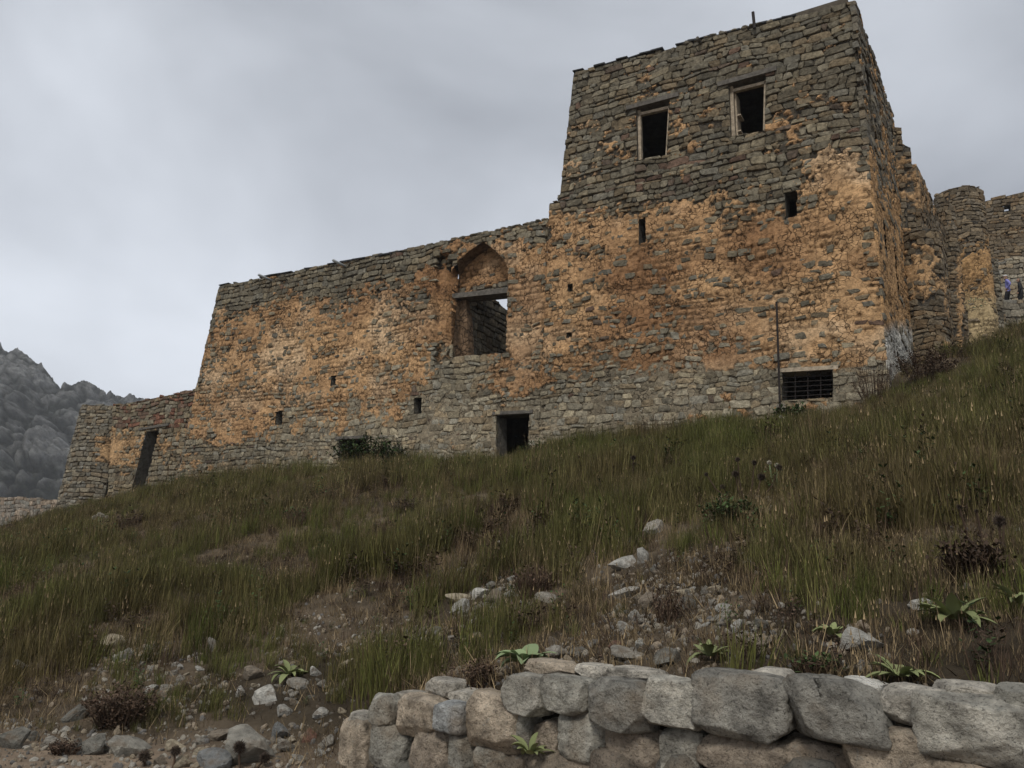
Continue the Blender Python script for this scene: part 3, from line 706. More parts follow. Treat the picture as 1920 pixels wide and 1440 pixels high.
# timber windows of the tower
for hp, shut in ((H_w1, False), (H_w2, True)):
    bl, br, tr, tl = [np.array(p) for p in hp]; dF = -0.22
    wn = bpy.data.objects.new('window', None); link(wn, fort)
    fr = MB()
    for a, b in ((bl + [0.045, 0], tl + [0.045, 0]), (tl + [0, -0.17], tr + [0, -0.17]), (br + [-0.03, 0], tr + [-0.03, -0.1])): bar(fr, PF, a, b, 0.045, dF - 0.12, dF)
    fr.build('frame', M_WOOD, wn)
    mb = MB(); bar(mb, PF, tl + [-0.30, 0.03], tr + [0.30, 0.06], 0.07, -0.55, -0.03); mb.build('lintel', M_DWOOD, wn)
    if shut:
        mb = MB(); bar(mb, PF, bl + [0.12, 0.02], tl + [0.12, -0.2], 0.02, -0.75, -0.34)
        bar(mb, PF, bl + [0.16, 0.25], bl + [0.16, 0.29], 0.06, -0.72, -0.36); bar(mb, PF, bl + [0.16, 0.75], bl + [0.16, 0.79], 0.06, -0.72, -0.36)
        mb.build('shutter', M_WOOD, wn)
# lintels of the small openings and the grille of the cellar window
for hp in (H_b1, H_door, H_gr):
    bl, br, tr, tl = [np.array(p) for p in hp]
    mb = MB(); bar(mb, PF, tl + [-0.12, 0.05], tr + [0.12, 0.05], 0.05, -0.5, 0.03); mb.build('lintel', M_WOOD if hp is H_gr else M_DWOOD, fort)
bl, br, tr, tl = [np.array(p) for p in H_gr]
gr = bpy.data.objects.new('grille', None); link(gr, fort)
for k in range(1, 6):
    t = k / 6; mb = MB(); mb.tube([PF(*(bl + (tl - bl) * t), -0.1), PF(*(br + (tr - br) * t), -0.1)], 0.012, 5); mb.build('grille_bar', M_IRON, gr)
for k in range(1, 4):
    t = k / 4; mb = MB(); mb.tube([PF(*(bl + (br - bl) * t), -0.1), PF(*(tl + (tr - tl) * t), -0.1)], 0.012, 5); mb.build('grille_bar', M_IRON, gr)
unparent_shift(fort)
for sub in [o for o in bpy.data.objects if o.parent == fort and o.type == 'EMPTY']: pass
# iron pole in front of the wall
a = fac(1462, 742, 0.35); b = fac(1456, 566, 0.35)
def PO(u, v, d): return PF(u, v, d + 0.35)
mb = MB(); mb.tube([PF(a[0], a[1] - 0.5, 0.35), PF(b[0], b[1], 0.35)], 0.028, 8)
tag(mb.build('iron_pole', M_IRON), 'thin dark iron pole standing upright beside the barred cellar window', 'pole')

# ================================================================== ruined annex beside the wing (to the valley side)
def root_at(name, p, label, cat, group=None):
    o = empty(name, tuple(float(x) for x in p)); tag(o, label, cat, group, 'thing'); return o
ruin = root_at('ruined_annex', PF(-31, -2, 0), 'low ruined stone annex with a tall narrow doorway, built against the long wing', 'ruin')
RD = -0.15
def PR(u, v, d=0.0): return PF(u, v, np.asarray(d, float) + RD)
rA, rB, rC, rD_ = fac(205, 760), fac(262, 752), fac(330, 735), fac(372, 728)
rL = fac(200, 935)[0]
H_rd = hole((240,917),(264,915),(292,805),(268,808))
R_COVER = idw([(215,840,.75),(240,830,.7),(190,850,.7),(250,850,.6),(230,790,.0),(300,830,.35),(320,780,.1),(280,780,.1),(220,900,.1),(300,890,.1),(200,910,.1),(330,850,.2)])
def r_cover(u, v):
    px, py, _ = proj(PR(u, v, np.zeros(np.shape(u)))); return R_COVER(px, py)
def r_stone(u, v, r):
    px, py, _ = proj(PR(np.array(u), np.array(v), np.array(0.0)))
    if py < 800 and r.random() < 0.45: return r.choice([(0.17, 0.085, 0.055), (0.15, 0.10, 0.07)])
    g = r.choice(STONE_GREY); return (g[0]*1.25, g[1]*1.2, g[2]*1.1)
masonry(ruin, PR, [[(rL, VB - 0.6), (rC[0], VB - 0.6), (rC[0], rC[1]), (rA[0], rA[1])], [(rC[0], VB - 0.6), (leftline(VB) + 0.1, VB - 0.6), (rD_[0] + 0.4, rD_[1]), (rC[0], rC[1])]],
        0.17, 0.30, [H_rd], r_cover, None, 61, 120, 0.045, brown_mortar, None, r_stone, ragged=0.13, expose=0.2)
reveal(ruin, PR, H_rd, 0.9, M_REVD, 'doorway_reveal', -0.02)
mb = MB(); bar(mb, PR, fac(258, 806) + [-0.1, 0.05], fac(308, 797) + [0.1, 0.05], 0.05, -0.6, 0.05); mb.build('lintel', M_DWOOD, ruin)
mb = MB(); P_ = [PF(u, v, d) for v in (VB - 0.6, rA[1] - 0.25) for (u, d) in ((rL + 0.3, -1.6), (leftline(VB) + 0.1, -1.6), (leftline(VB) + 0.1, -2.0), (rL + 0.3, -2.0))]; mb.hexa(P_); mb.build('back_wall', M_CORE, ruin)
# its rounded battered end: a leaning half drum
def drum(parent, cx, cy, r0, r1, z0, z1, ang0, ang1, h, wm, seed, parts=0, cover=None, plaster=None, grid=0.06, ragged=0.06, stone=None, mortar=None, lean=(0, 0), holes=(), top=None):
    rm = (r0 + r1) / 2
    def P(u, v, d=0.0):
        u, v, d = np.broadcast_arrays(np.asarray(u, float), np.asarray(v, float), np.asarray(d, float))
        t = np.clip((v - z0) / (z1 - z0), -0.1, 1.2); rr = r0 + (r1 - r0) * t + d; a = ang0 + u / rm
        return np.stack([cx + lean[0] * t + rr * np.cos(a), cy + lean[1] * t + rr * np.sin(a), v], -1)
    Lu = (ang1 - ang0) * rm
    t0, t1 = top if top else (z1, z1)
    cf = (lambda u, v: cover(*proj(P(u, v, np.zeros(np.shape(u))))[:2])) if cover else None
    pf = (lambda u, v: plaster(*proj(P(u, v, np.zeros(np.shape(u))))[:2])) if plaster else None
    masonry(parent, P, [[(0, z0), (Lu, z0), (Lu, t1), (0, t0)]], h, wm, holes, cf, None, seed, parts, grid, mortar, pf, stone, ragged=ragged, expose=0.15)
    # inner fill so that no light comes through
    mb = MB(); n = 14; V = []
    for zz, rr in ((z0, r0 - 0.16), (min(t0, t1) - 0.12, r1 - 0.16)):
        k = 0 if zz == z0 else 1
        V += [(cx + lean[0]*k + rr * math.cos(ang0 + (ang1-ang0)*i/n), cy + lean[1]*k + rr * math.sin(ang0 + (ang1-ang0)*i/n), zz) for i in range(n+1)]
    mb.add(V, [(i, i+1, n+2+i, n+1+i) for i in range(n)] + [tuple(range(n+1, 2*n+2))]); mb.build('core', M_CORE, parent)
    return P
na = math.atan2(N[1], N[0])
z_r = PF(0, rA[1], 0)[2]; z_b = PF(0, VB - 0.6, 0)[2]
def limb(uc, r, v, d): return proj(PF(uc, v, d) - r * np.array([RI[0], RI[1], 0]))[0]
R0, DC = 1.9, RD - 1.15
uc = min(np.linspace(-36, -26, 400), key=lambda q: abs(limb(q, R0, fac(118, 935)[1], DC) - 117))
R1 = min(np.linspace(0.6, 2.0, 200), key=lambda q: abs(limb(uc, q, rA[1], DC) - 160))
pa = PF(uc, 0, DC)
drum(ruin, pa[0], pa[1], R0, R1, z_b, z_r + 0.03, na - R(160), na + R(60), 0.16, 0.28, 63, 60, lambda px, py: 0.05 + 0.65 * np.exp(-((px - 195)/26)**2 - ((py - 845)/28)**2), None, 0.06, 0.12, lambda u, v, r: tuple(x * 1.2 for x in r.choice(STONE_GREY)), brown_mortar)
unparent_shift(ruin)
# low field wall running on from the annex
lw = root_at('low_field_wall', PF(-38, -3.5, -0.5), 'low dry stone wall running from the ruined annex towards the grey cliff', 'wall')
l0, l1 = fac(-120, 922), fac(128, 938)
def PLW(u, v, d=0.0): return PF(u, v, np.asarray(d, float) - 0.7)
masonry(lw, PLW, [[(l0[0] - 3, VB - 4.0), (l1[0] + 0.4, VB - 1.5), (l1[0] + 0.4, l1[1] + 0.0), (l0[0] - 3, l0[1])]], 0.20, 0.34, (), None, None, 65, 40, 0.08,
        lambda u, v: np.broadcast_to(np.array([0.20, 0.155, 0.11]), np.shape(u) + (3,)), None, lambda u, v, r: r.choice([(0.30, 0.24, 0.18), (0.25, 0.22, 0.18), (0.21, 0.2, 0.17)]), ragged=0.08)
mb = MB(); mb.hexa([PF(u, v, d) for v in (VB - 4.5, min(l0[1], l1[1]) - 0.12) for (u, d) in ((l0[0]-3, -0.85), (l1[0]+0.4, -0.85), (l1[0]+0.4, -1.4), (l0[0]-3, -1.4))]); mb.build('core', M_CORE, lw)
unparent_shift(lw)

# ================================================================== the works behind the tower's corner
def col_at(px, py, depth): return at(px, py, depth)
def zpix(px, py, depth):
    q = at(px, 600, depth); q[2] = 0; k = (720 - py) / F      # height seen at py on the plumb line through the foot
    return float((k * (FW @ q) - UP @ q) / (UP[2] - k * FW[2]))
ochre = np.array([0.47, 0.29, 0.135])
def stone_dim(u, v, r): g = r.choice(STONE_GREY); return (g[0]*1.08, g[1]*0.96, g[2]*0.84)
# block that steps out of the side wall, with a half-round buttress at its foot
blk = root_at('stepped_side_block', at(1735, 640, 25), 'stone block with ragged stepped top and half-round foot, joined to the tower block side', 'wall')
d2 = 23.0
A0 = at(1696, 620, d2); B0 = at(1742, 620, d2 - 0.15)
ex = (B0 - A0); ex[2] = 0; wB = float(np.linalg.norm(ex)); ex /= wB; en = np.array([ex[1], -ex[0], 0]);
if en @ A0 > 0: en = -en
def PB(u, v, d=0.0):
    u, v, d = np.broadcast_arrays(np.asarray(u, float), np.asarray(v, float), np.asarray(d, float))
    o = A0 + u[..., None] * ex + d[..., None] * en; o[..., 2] = v; return o
zb0 = zpix(1700, 650, d2) - 1.0; zt0 = zpix(1690, 224, d2); zt1 = zpix(1712, 268, d2); zt2 = zpix(1722, 308, d2)
blk_cover = idw([(1700,300,.25),(1740,380,.4),(1715,360,.42),(1720,520,.75),(1745,540,.7),(1730,470,.3),(1740,600,.1),(1760,560,.35),(1700,450,.2),(1735,430,.05),(1780,500,.2),(1770,420,.15)])
bc = lambda P: (lambda u, v: blk_cover(*proj(P(u, v, np.zeros(np.shape(u))))[:2]))
masonry(blk, PB, [[(-0.9, zb0), (wB*0.45, zb0), (wB*0.45, zt0 - 0.25), (-0.9, zt0)], [(wB*0.45, zb0), (wB*0.8, zb0), (wB*0.8, zt1 - 0.15), (wB*0.45, zt1)], [(wB*0.8, zb0), (wB, zb0), (wB, zt2), (wB*0.8, zt2)]],
        0.19, 0.32, (), bc(PB), None, 71, 30, 0.05, None, None, stone_dim, ragged=0.1)
faz = R(36.5); fs = np.array([math.sin(faz), math.cos(faz), 0]); fn = np.array([math.cos(faz), -math.sin(faz), 0])
def PB2(u, v, d=0.0):
    u, v, d = np.broadcast_arrays(np.asarray(u, float), np.asarray(v, float), np.asarray(d, float))
    o = B0 + u[..., None] * fs + d[..., None] * fn; o[..., 2] = v; return o
e2 = onplane(1772, 432, B0, fn); Lb = float((e2 - B0) @ fs); ze = float(e2[2])
print('block', Lb, ze, zt2)
Lb = min(max(Lb, 3.0), 9.0)
masonry(blk, PB2, [[(0, zb0), (Lb, zb0), (Lb, ze), (0, zt2)]], 0.19, 0.32, (), bc(PB2), None, 72, 30, 0.05, None, None, stone_dim, ragged=0.08)
mb = MB(); mb.hexa([PB(u, v, d) for v in (zb0, min(zt2, ze) - 0.2) for (u, d) in ((-0.3, -0.12), (wB - 0.12, -0.12), (wB + 1.0, -4.0), (-0.3, -4.0))]); mb.build('core', M_CORE, blk)
hb = at(1737, 600, d2 - 0.1); hr = 36 / F * d2
drum(blk, hb[0], hb[1], hr * 1.08, hr * 0.92, zb0, zpix(1737, 430, d2 - 0.5), R(-200), R(20), 0.17, 0.30, 73, 30, blk_cover, None, 0.05, 0.1, stone_dim)
unparent_shift(blk)
# round turret on its shaft, a pilaster beside it and a lower drum
TC = idw([(1825,500,.95),(1830,560,.95),(1840,600,.75),(1815,590,.6),(1825,460,.15),(1830,530,.5),(1830,400,.05),(1800,560,.5),(1850,450,.4),(1820,430,.05)])
def TPL(px, py):
    t = sstep(530, 580, py)[..., None]; return np.array([0.47, 0.285, 0.13]) * (1 - t) + np.array([0.50, 0.38, 0.21]) * t
tur = root_at('round_turret', at(1828, 630, 31), 'round stone turret with wide drum top and ochre plastered shaft, beside the stepped wall', 'turret')
c1 = at(1816, 600, 32.6); c2 = at(1832, 600, 31.0)
drum(tur, c1[0], c1[1], 44/F*32.6, 43/F*32.6, zpix(1816, 640, 32.6) - 1, zpix(1816, 368, 32.6), R(-210), R(30), 0.17, 0.30, 81, 40, lambda a, b: 0.12 + 0*a, None, 0.06, 0.10, stone_dim)
drum(tur, c2[0], c2[1], 34/F*31, 29/F*31, zpix(1832, 640, 31) - 1, zpix(1832, 425, 31), R(-210), R(30), 0.16, 0.28, 82, 40, TC, TPL, 0.05, 0.15, stone_dim)
# sprayed writing on the plaster of the shaft
SM = surf_mat('green_spray_paint', (0.06, 0.16, 0.10), 0.3, 20, 40, 0.002)
mb = MB(); k0 = c2[:2]; rr = 32.5/F*31 + 0.055
def onshaft(px, py):
    d = ray(px, py); a_ = d[0]**2 + d[1]**2; b_ = -2*(d[0]*k0[0] + d[1]*k0[1]); c_ = k0[0]**2 + k0[1]**2 - rr**2
    q = max(b_*b_ - 4*a_*c_, 0.0); return d * ((-b_ - math.sqrt(q)) / (2*a_))
for st in ([(1815,563),(1818,566),(1821,562),(1820,558)], [(1824,560),(1826,565),(1830,562),(1829,558)], [(1833,562),(1837,560),(1840,563),(1844,560)], [(1846,566),(1848,568)], [(1838,572),(1842,574)], [(1824,576),(1829,577)]):
    mb.tube([onshaft(*p) for p in st], 0.013, 5)
mb.build('sprayed_writing', SM, tur)
unparent_shift(tur)
pil = root_at('wall_pilaster', at(1790, 630, 28), 'narrow stone pilaster standing between the stepped block and the round turret', 'pilaster')
c3 = at(1788, 600, 28.6)
drum(pil, c3[0], c3[1], 24/F*28.6, 17/F*28.6, zpix(1790, 640, 28.6) - 1, zpix(1786, 392, 28.6), R(-200), R(20), 0.17, 0.28, 83, 25, lambda px, py: 0.1 + 0.6 * np.exp(-((px - 1800)/8)**2) * (py > 480), None, 0.06, 0.12, stone_dim)
unparent_shift(pil)
bas = root_at('low_round_bastion', at(1868, 620, 30.5), 'low round rubble bastion at the foot of the turret, next to the walkers', 'bastion')
c4 = at(1861, 600, 31.6)
drum(bas, c4[0], c4[1], 23/F*31.6, 17/F*31.6, zpix(1866, 635, 31.6) - 1, zpix(1866, 490, 31.6), R(-210), R(30), 0.16, 0.26, 84, 25, lambda px, py: 0.25 * (py > 590) + 0*px, None, 0.06, 0.12, lambda u, v, r: tuple(x*1.15 for x in r.choice(STONE_GREY)))
unparent_shift(bas)
# high curtain wall behind, with one square hole
cur = root_at('curtain_wall', at(1950, 600, 41), 'high dark rubble curtain wall with one small square hole, behind the round turret', 'wall')
ca, cb = at(1842, 620, 41.0), at(2300, 620, 37.0)
cx_ = cb - ca; cx_[2] = 0; Lc = float(np.linalg.norm(cx_)); cx_ /= Lc; cn_ = np.array([cx_[1], -cx_[0], 0])
if cn_ @ ca > 0: cn_ = -cn_
def PC(u, v, d=0.0):
    u, v, d = np.broadcast_arrays(np.asarray(u, float), np.asarray(v, float), np.asarray(d, float))
    o = ca + u[..., None] * cx_ + d[..., None] * cn_; o[..., 2] = v; return o
def cuv(px, py):
    p = onplane(px, py, ca, cn_); return np.array([(p - ca) @ cx_, p[2]])
q0, q1, qm = cuv(1848, 378), cuv(2300, 250), cuv(1925, 358)
hc = [tuple(cuv(1883, 396)), tuple(cuv(1895, 394)), tuple(cuv(1895, 383)), tuple(cuv(1883, 385))]
zc0 = zpix(1900, 640, 41) - 1.5
masonry(cur, PC, [[(q0[0] - 2.0, zc0), (qm[0], zc0), (qm[0], qm[1]), (q0[0] - 2.0, q0[1] - 0.25)], [(qm[0], zc0), (q1[0], zc0), (q1[0], q1[1]), (qm[0], qm[1])]], 0.2, 0.34, [hc], lambda u, v: 0.22 + 0*u, None, 91, 40, 0.08, lambda u, v: np.broadcast_to(np.array([0.085, 0.066, 0.045]), np.shape(u) + (3,)), lambda u, v: np.broadcast_to(np.array([0.26, 0.17, 0.09]), np.shape(u) + (3,)), stone_dim, ragged=0.1)
reveal(cur, PC, hc, 0.6, M_REVD, 'opening_reveal', -0.02)
mb = MB(); mb.hexa([PC(u, v, d) for v in (zc0, q0[1] - 0.4) for (u, d) in ((q0[0]-2, -0.7), (q1[0], -0.7), (q1[0], -1.4), (q0[0]-2, -1.4))]); mb.build('core', M_CORE, cur)
unparent_shift(cur)
# paler rubble wall and steps where the walkers climb
rub = root_at('rubble_terrace_wall', at(1920, 560, 39.5), 'pale grey rubble terrace wall behind the walker in the lilac shirt', 'wall')
ra, rb = at(1846, 600, 40.0), at(2200, 600, 37.0); rx = rb - ra; rx[2] = 0; Lr = float(np.linalg.norm(rx)); rx /= Lr; rn = np.array([rx[1], -rx[0], 0])
if rn @ ra > 0: rn = -rn
def PT(u, v, d=0.0):
    u, v, d = np.broadcast_arrays(np.asarray(u, float), np.asarray(v, float), np.asarray(d, float))
    o = ra + u[..., None] * rx + d[..., None] * rn; o[..., 2] = v; return o
zr0 = zpix(1900, 600, 40) - 1.5
masonry(rub, PT, [[(0, zr0), (Lr, zr0), (Lr, zpix(2200, 440, 37)), (0, zpix(1850, 492, 40))]], 0.24, 0.36, (), None, None, 95, 40, 0.1, lambda u, v: np.broadcast_to(np.array([0.06, 0.05, 0.04]), np.shape(u) + (3,)), None, lambda u, v, r: tuple(x*1.7 for x in r.choice(STONE_GREY)), ragged=0.12)
mb = MB(); mb.hexa([PT(u, v, d) for v in (zr0, zpix(1850, 492, 40) - 0.2) for (u, d) in ((0, -0.1), (Lr, -0.1), (Lr, -0.6), (0, -0.6))]); mb.build('core', M_CORE, rub)
unparent_shift(rub)
stp = root_at('rough_stone_step', at(1910, 610, 35.5), 'rough stone retaining step in front of the two walkers', 'step')
sa, sb = at(1868, 612, 35.2), at(2150, 590, 34.0); sxv = sb - sa; sxv[2] = 0; Ls = float(np.linalg.norm(sxv)); sxv /= Ls; sn_ = np.array([sxv[1], -sxv[0], 0])
if sn_ @ sa > 0: sn_ = -sn_
def PP(u, v, d=0.0):
    u, v, d = np.broadcast_arrays(np.asarray(u, float), np.asarray(v, float), np.asarray(d, float))
    o = sa + u[..., None] * sxv + d[..., None] * sn_; o[..., 2] = v; return o
zs = zpix(1887, 579, 36.2)
masonry(stp, PP, [[(0, zs - 2.0), (Ls, zs - 2.0), (Ls, zs + 0.1), (0, zs)]], 0.30, 0.5, (), None, None, 97, 20, 0.1, None, None, lambda u, v, r: tuple(x*1.3 for x in r.choice(STONE_GREY)), ragged=0.06)
mb = MB(); mb.hexa([PP(u, v, d) for v in (zs - 2.0, zs - 0.04) for (u, d) in ((0, -0.05), (Ls, -0.05), (Ls, -4.8), (0, -4.8))]); mb.build('terrace', M_CORE, stp)
unparent_shift(stp)

# ================================================================== mountain in the mist
def mountain():
    prof = [(-900,560),(-500,560),(-250,600),(-80,640),(0,658),(45,672),(85,700),(115,735),(122,742),(135,728),(165,728),(190,735),(215,745),(260,752),(330,800),(420,870),(560,950)]
    D = 420.0; X = []; n_u, n_v = 420, 250
    pxs = np.linspace(-300, 430, n_u); tops = np.interp(pxs, [p[0] for p in prof], [p[1] for p in prof])
    V = np.zeros((n_v, n_u, 3))
    for i, (x, y) in enumerate(zip(pxs, tops)):
        dep = D * (1.0 + 0.25 * max(0.0, (x - 125) / 250.0))
        T = at(x, y, dep); B = at(x, 1180, dep * 0.62); B[2] = -40
        t = np.linspace(0, 1, n_v)[:, None]; V[:, i] = B * (1 - t) + T * t + np.array([0, 1.0, 0]) * (np.sin(t * math.pi) * -25)
    x, y, z = V[..., 0], V[..., 1], V[..., 2]
    def ridge(k, s): return 1 - np.abs(2 * fbm(x * k, z * k * 0.75 , y * k * 0.6, s, 4) - 1)
    # rounded crag lumps parted by deep gullies
    def cells(k, s):
        p = np.stack([x * k, y * k * 0.5, z * k * 0.85], -1); p = p + 0.5 * np.stack([fbm(x*k*1.5, z*k*1.5, y*k, s+1, 3), fbm(x*k*1.5, z*k*1.5, y*k+9, s+2, 3), fbm(x*k*1.5, z*k*1.5, y*k+19, s+3, 3)], -1)
        c = np.floor(p).astype(np.int64); f1 = np.full(x.shape, 9.0); f2 = np.full(x.shape, 9.0)
        for a in (-1, 0, 1):
            for b in (-1, 0, 1):
                for d in (-1, 0, 1):
                    g = c + [a, b, d]; q = np.stack([g[..., i] + _h(g[..., 0], g[..., 1], g[..., 2], s + 40 + i) for i in range(3)], -1)
                    r = np.linalg.norm(q - p, axis=-1); m = r < f1; f2 = np.where(m, f1, np.minimum(f2, r)); f1 = np.where(m, r, f1)
        return f1, f2
    f1, f2 = cells(1/21.0, 300); g1, g2 = cells(1/7.0, 320)
    lump = np.clip((f2 - f1) * 2.2, 0, 1); lump2 = np.clip((g2 - g1) * 2.2, 0, 1)
    disp = 15 * np.sqrt(lump) + 4.5 * np.sqrt(lump2) + 12 * (ridge(1/40.0, 330) - 0.5) + 5.0 * (ridge(1/9.0, 340) - 0.5) + 3.4 * (ridge(1/3.2, 345) - 0.5)
    t = np.linspace(0, 1, n_v)[:, None]; disp = disp * (0.35 + 0.65 * np.sin(np.clip(t, 0, 1) * math.pi))
    V[..., 2] += sstep(0.72, 1.0, t) * 11 * (ridge(1/7.0, 370) - 0.62); V[..., 1] -= disp * 0.62; V[..., 2] += disp * 0.55 - 3.5 * t
    rock = np.clip(lump * 0.8 + 0.2 + 0.9 * (np.sqrt(lump2) - 0.55), 0, 1)[..., None]
    rock = np.clip((rock - 0.25) * 1.5, 0, 1); col = np.array([0.022, 0.026, 0.018]) * (1 - rock) + np.array([0.20, 0.20, 0.19]) * rock
    col = col * (0.45 + 1.1 * fbm(x / 5.0, z / 5.0, y / 6.0, 350, 5))[..., None] * (0.75 + 0.5 * fbm(x / 30.0, z / 30.0, y / 30.0, 355, 2))[..., None]
    ix = np.arange(n_u * n_v).reshape(n_v, n_u)
    q = np.stack([ix[:-1, :-1], ix[:-1, 1:], ix[1:, 1:], ix[1:, :-1]], -1).reshape(-1, 4)
    o = mesh_obj('mountain', V.reshape(-1, 3), q, surf_mat('crag_rock', 'attr', 0.6, 0.35, 0.45, 4.0), None, col.reshape(-1, 3))
    tag(o, kind='structure')
mountain()

# ================================================================== stones and rocks
TONES = {'grey': (0.25, 0.238, 0.202), 'dark': (0.185, 0.176, 0.152), 'tan': (0.31, 0.258, 0.195), 'pale': (0.38, 0.35, 0.295), 'white': (0.58, 0.56, 0.50), 'cream': (0.54, 0.46, 0.33), 'brown': (0.235, 0.195, 0.15), 'red': (0.27, 0.15, 0.105), 'blue': (0.27, 0.275, 0.265), 'speck': (0.30, 0.283, 0.24)}
# ---------------- retaining wall of big field stones
wdir = (WR - WL); wdir[2] = 0; wlen = float(np.linalg.norm(wdir)); wdir /= wlen; wn_ = np.array([wdir[1], -wdir[0], 0])
if wn_ @ WL > 0: wn_ = -wn_
dry = root_at('dry_stone_wall', WL + wdir * 2.0 + np.array([0, 0, -0.4]), 'low dry stone retaining wall of big rough grey and tan blocks along the path', 'wall')
blocks = [(626,1351,690,1450,'tan',0),(640,1338,690,1364,'pale',.03),(682,1304,733,1364,'grey',0),(730,1300,800,1322,'pale',.12),(728,1308,826,1384,'tan',0),(804,1319,866,1375,'blue',-.04),(682,1362,758,1442,'grey',0),(757,1370,842,1450,'brown',0),(832,1378,879,1450,'grey',0),(855,1302,970,1408,'tan',-.02),(790,1274,852,1308,'pale',.16),(833,1298,922,1326,'pale',.14),(877,1405,945,1460,'grey',0),(938,1333,988,1405,'dark',.02),(933,1266,1014,1341,'speck',-.02),(1004,1270,1094,1341,'grey',0),(975,1241,1076,1275,'tan',.2),(986,1350,1050,1424,'brown',.08),(1041,1340,1134,1430,'grey',.02),(1088,1277,1206,1372,'dark',-.03),(1074,1247,1132,1275,'pale',.22),(1135,1254,1230,1284,'pale',.2),(1196,1274,1299,1370,'speck',-.02),(1130,1370,1240,1450,'brown',.05),(1232,1366,1306,1460,'grey',.03),(938,1414,990,1470,'brown',.05),(1037,1424,1134,1480,'brown',.04),(1295,1265,1463,1386,'dark',-.02),(1285,1284,1330,1322,'pale',.14),(1410,1256,1474,1290,'pale',.2),(1459,1273,1632,1390,'dark',-.04),(1307,1383,1463,1460,'brown',.03),(1442,1392,1592,1470,'brown',.06),(1588,1365,1740,1470,'tan',0),(1660,1289,1760,1364,'pale',.05),(1758,1281,1850,1314,'pale',.18),(1728,1305,1910,1434,'speck',-.03),(1878,1289,1960,1366,'grey',.05),(1905,1350,2010,1470,'brown',.04),(1578,1274,1642,1300,'white',.25),(1735,1432,1915,1500,'tan',0)]
def wall_point(px, py, off):
    return onplane(px, py, WL - wn_ * 0.0 - wn_ * off, wn_)
for i, (x0, y0, x1, y1, tone, back) in enumerate(blocks):
    a = wall_point((x0 + x1) / 2, (y0 + y1) / 2, back); dz = float(a @ FW)
    wdt = (x1 - x0) / F * dz / max(0.35, abs(float(wdir @ RI))) * 0.92; hgt = (y1 - y0) / F * dz * 1.0
    th = max(0.20, 0.58 * min(wdt, 0.45))
    co, fc = rock_mesh(500 + i, (wdt, th, hgt), 5, 7.0, 15, 0.76, 0.97, 0.035, 2.6, 1.0, 0.050)
    if i == 30: co[:, 0] -= (co[:, 2] / hgt) * 0.10 * (co[:, 0] > 0)
    c = a - wn_ * (th * 0.42)
    W = c + co[:, :1] * wdir - co[:, 1:2] * wn_ * 1.0 + co[:, 2:] * Z
    o = mesh_obj('stone', W, fc, M_BLOCK, dry, None, True)
    k = rnd.uniform(1.5, 2.0); o.color = (*[x * k for x in TONES[tone]], 1)
# two hidden courses down to the path, and the packed earth behind
nb = 0
for row in range(2):
    zc = -1.02 - row * 0.32; x = 0.15
    while x < wlen + 0.3:
        wd = rnd.uniform(0.28, 0.46); p = WL + wdir * (x + wd/2); top_here = float(wall_point(*proj(p)[:2], 0)[2])
        frac = x / wlen; vis_bottom = float(wall_point(632 + frac * 1350, 1440, 0)[2])
        zz = vis_bottom - 0.16 - row * 0.30
        if zz > -1.62:
            co, fc = rock_mesh(700 + nb, (wd, 0.32, 0.32), 3, 5.0, 12, 0.72, 0.97, 0.05, 2.0, 1.0, 0.03); nb += 1
            q = np.array([p[0], p[1], zz]) - wn_ * 0.13
            o = mesh_obj('stone', q + co[:, :1] * wdir - co[:, 1:2] * wn_ + co[:, 2:] * Z, fc, M_BLOCK, dry, None, True)
            o.color = (*TONES[rnd.choice(['brown', 'grey', 'tan', 'dark'])], 1)
        x += wd * 0.97
mb = MB()
for k in range(14):
    f0, f1 = k / 14, (k + 1) / 14; P_ = []
    tops = [float(wall_point(640 + f * 1330, 1310 + (30 if f < 0.25 else 0), 0.3)[2]) - 0.12 for f in (f0, f1)]
    a, b = WL + wdir * wlen * f0, WL + wdir * wlen * f1
    lo = [np.array([*(q - wn_ * d)[:2], -1.75]) for q, d in ((a, .22), (b, .22), (b, .5), (a, .5))]
    hi = [np.array([*(q - wn_ * d)[:2], t]) for q, d, t in ((a, .22, tops[0]), (b, .22, tops[1]), (b, .5, tops[1]), (a, .5, tops[0]))]
    mb.hexa(lo + hi)
mb.build('earth_fill', M_SOIL, dry)
for o in [q for q in dry.children if q.name.startswith('earth_fill')]:
    a_ = o.data.color_attributes.new('Col', 'FLOAT_COLOR', 'POINT'); a_.data.foreach_set('color', np.tile([0.06, 0.05, 0.035, 1], len(o.data.vertices)).astype(np.float32))
unparent_shift(dry)

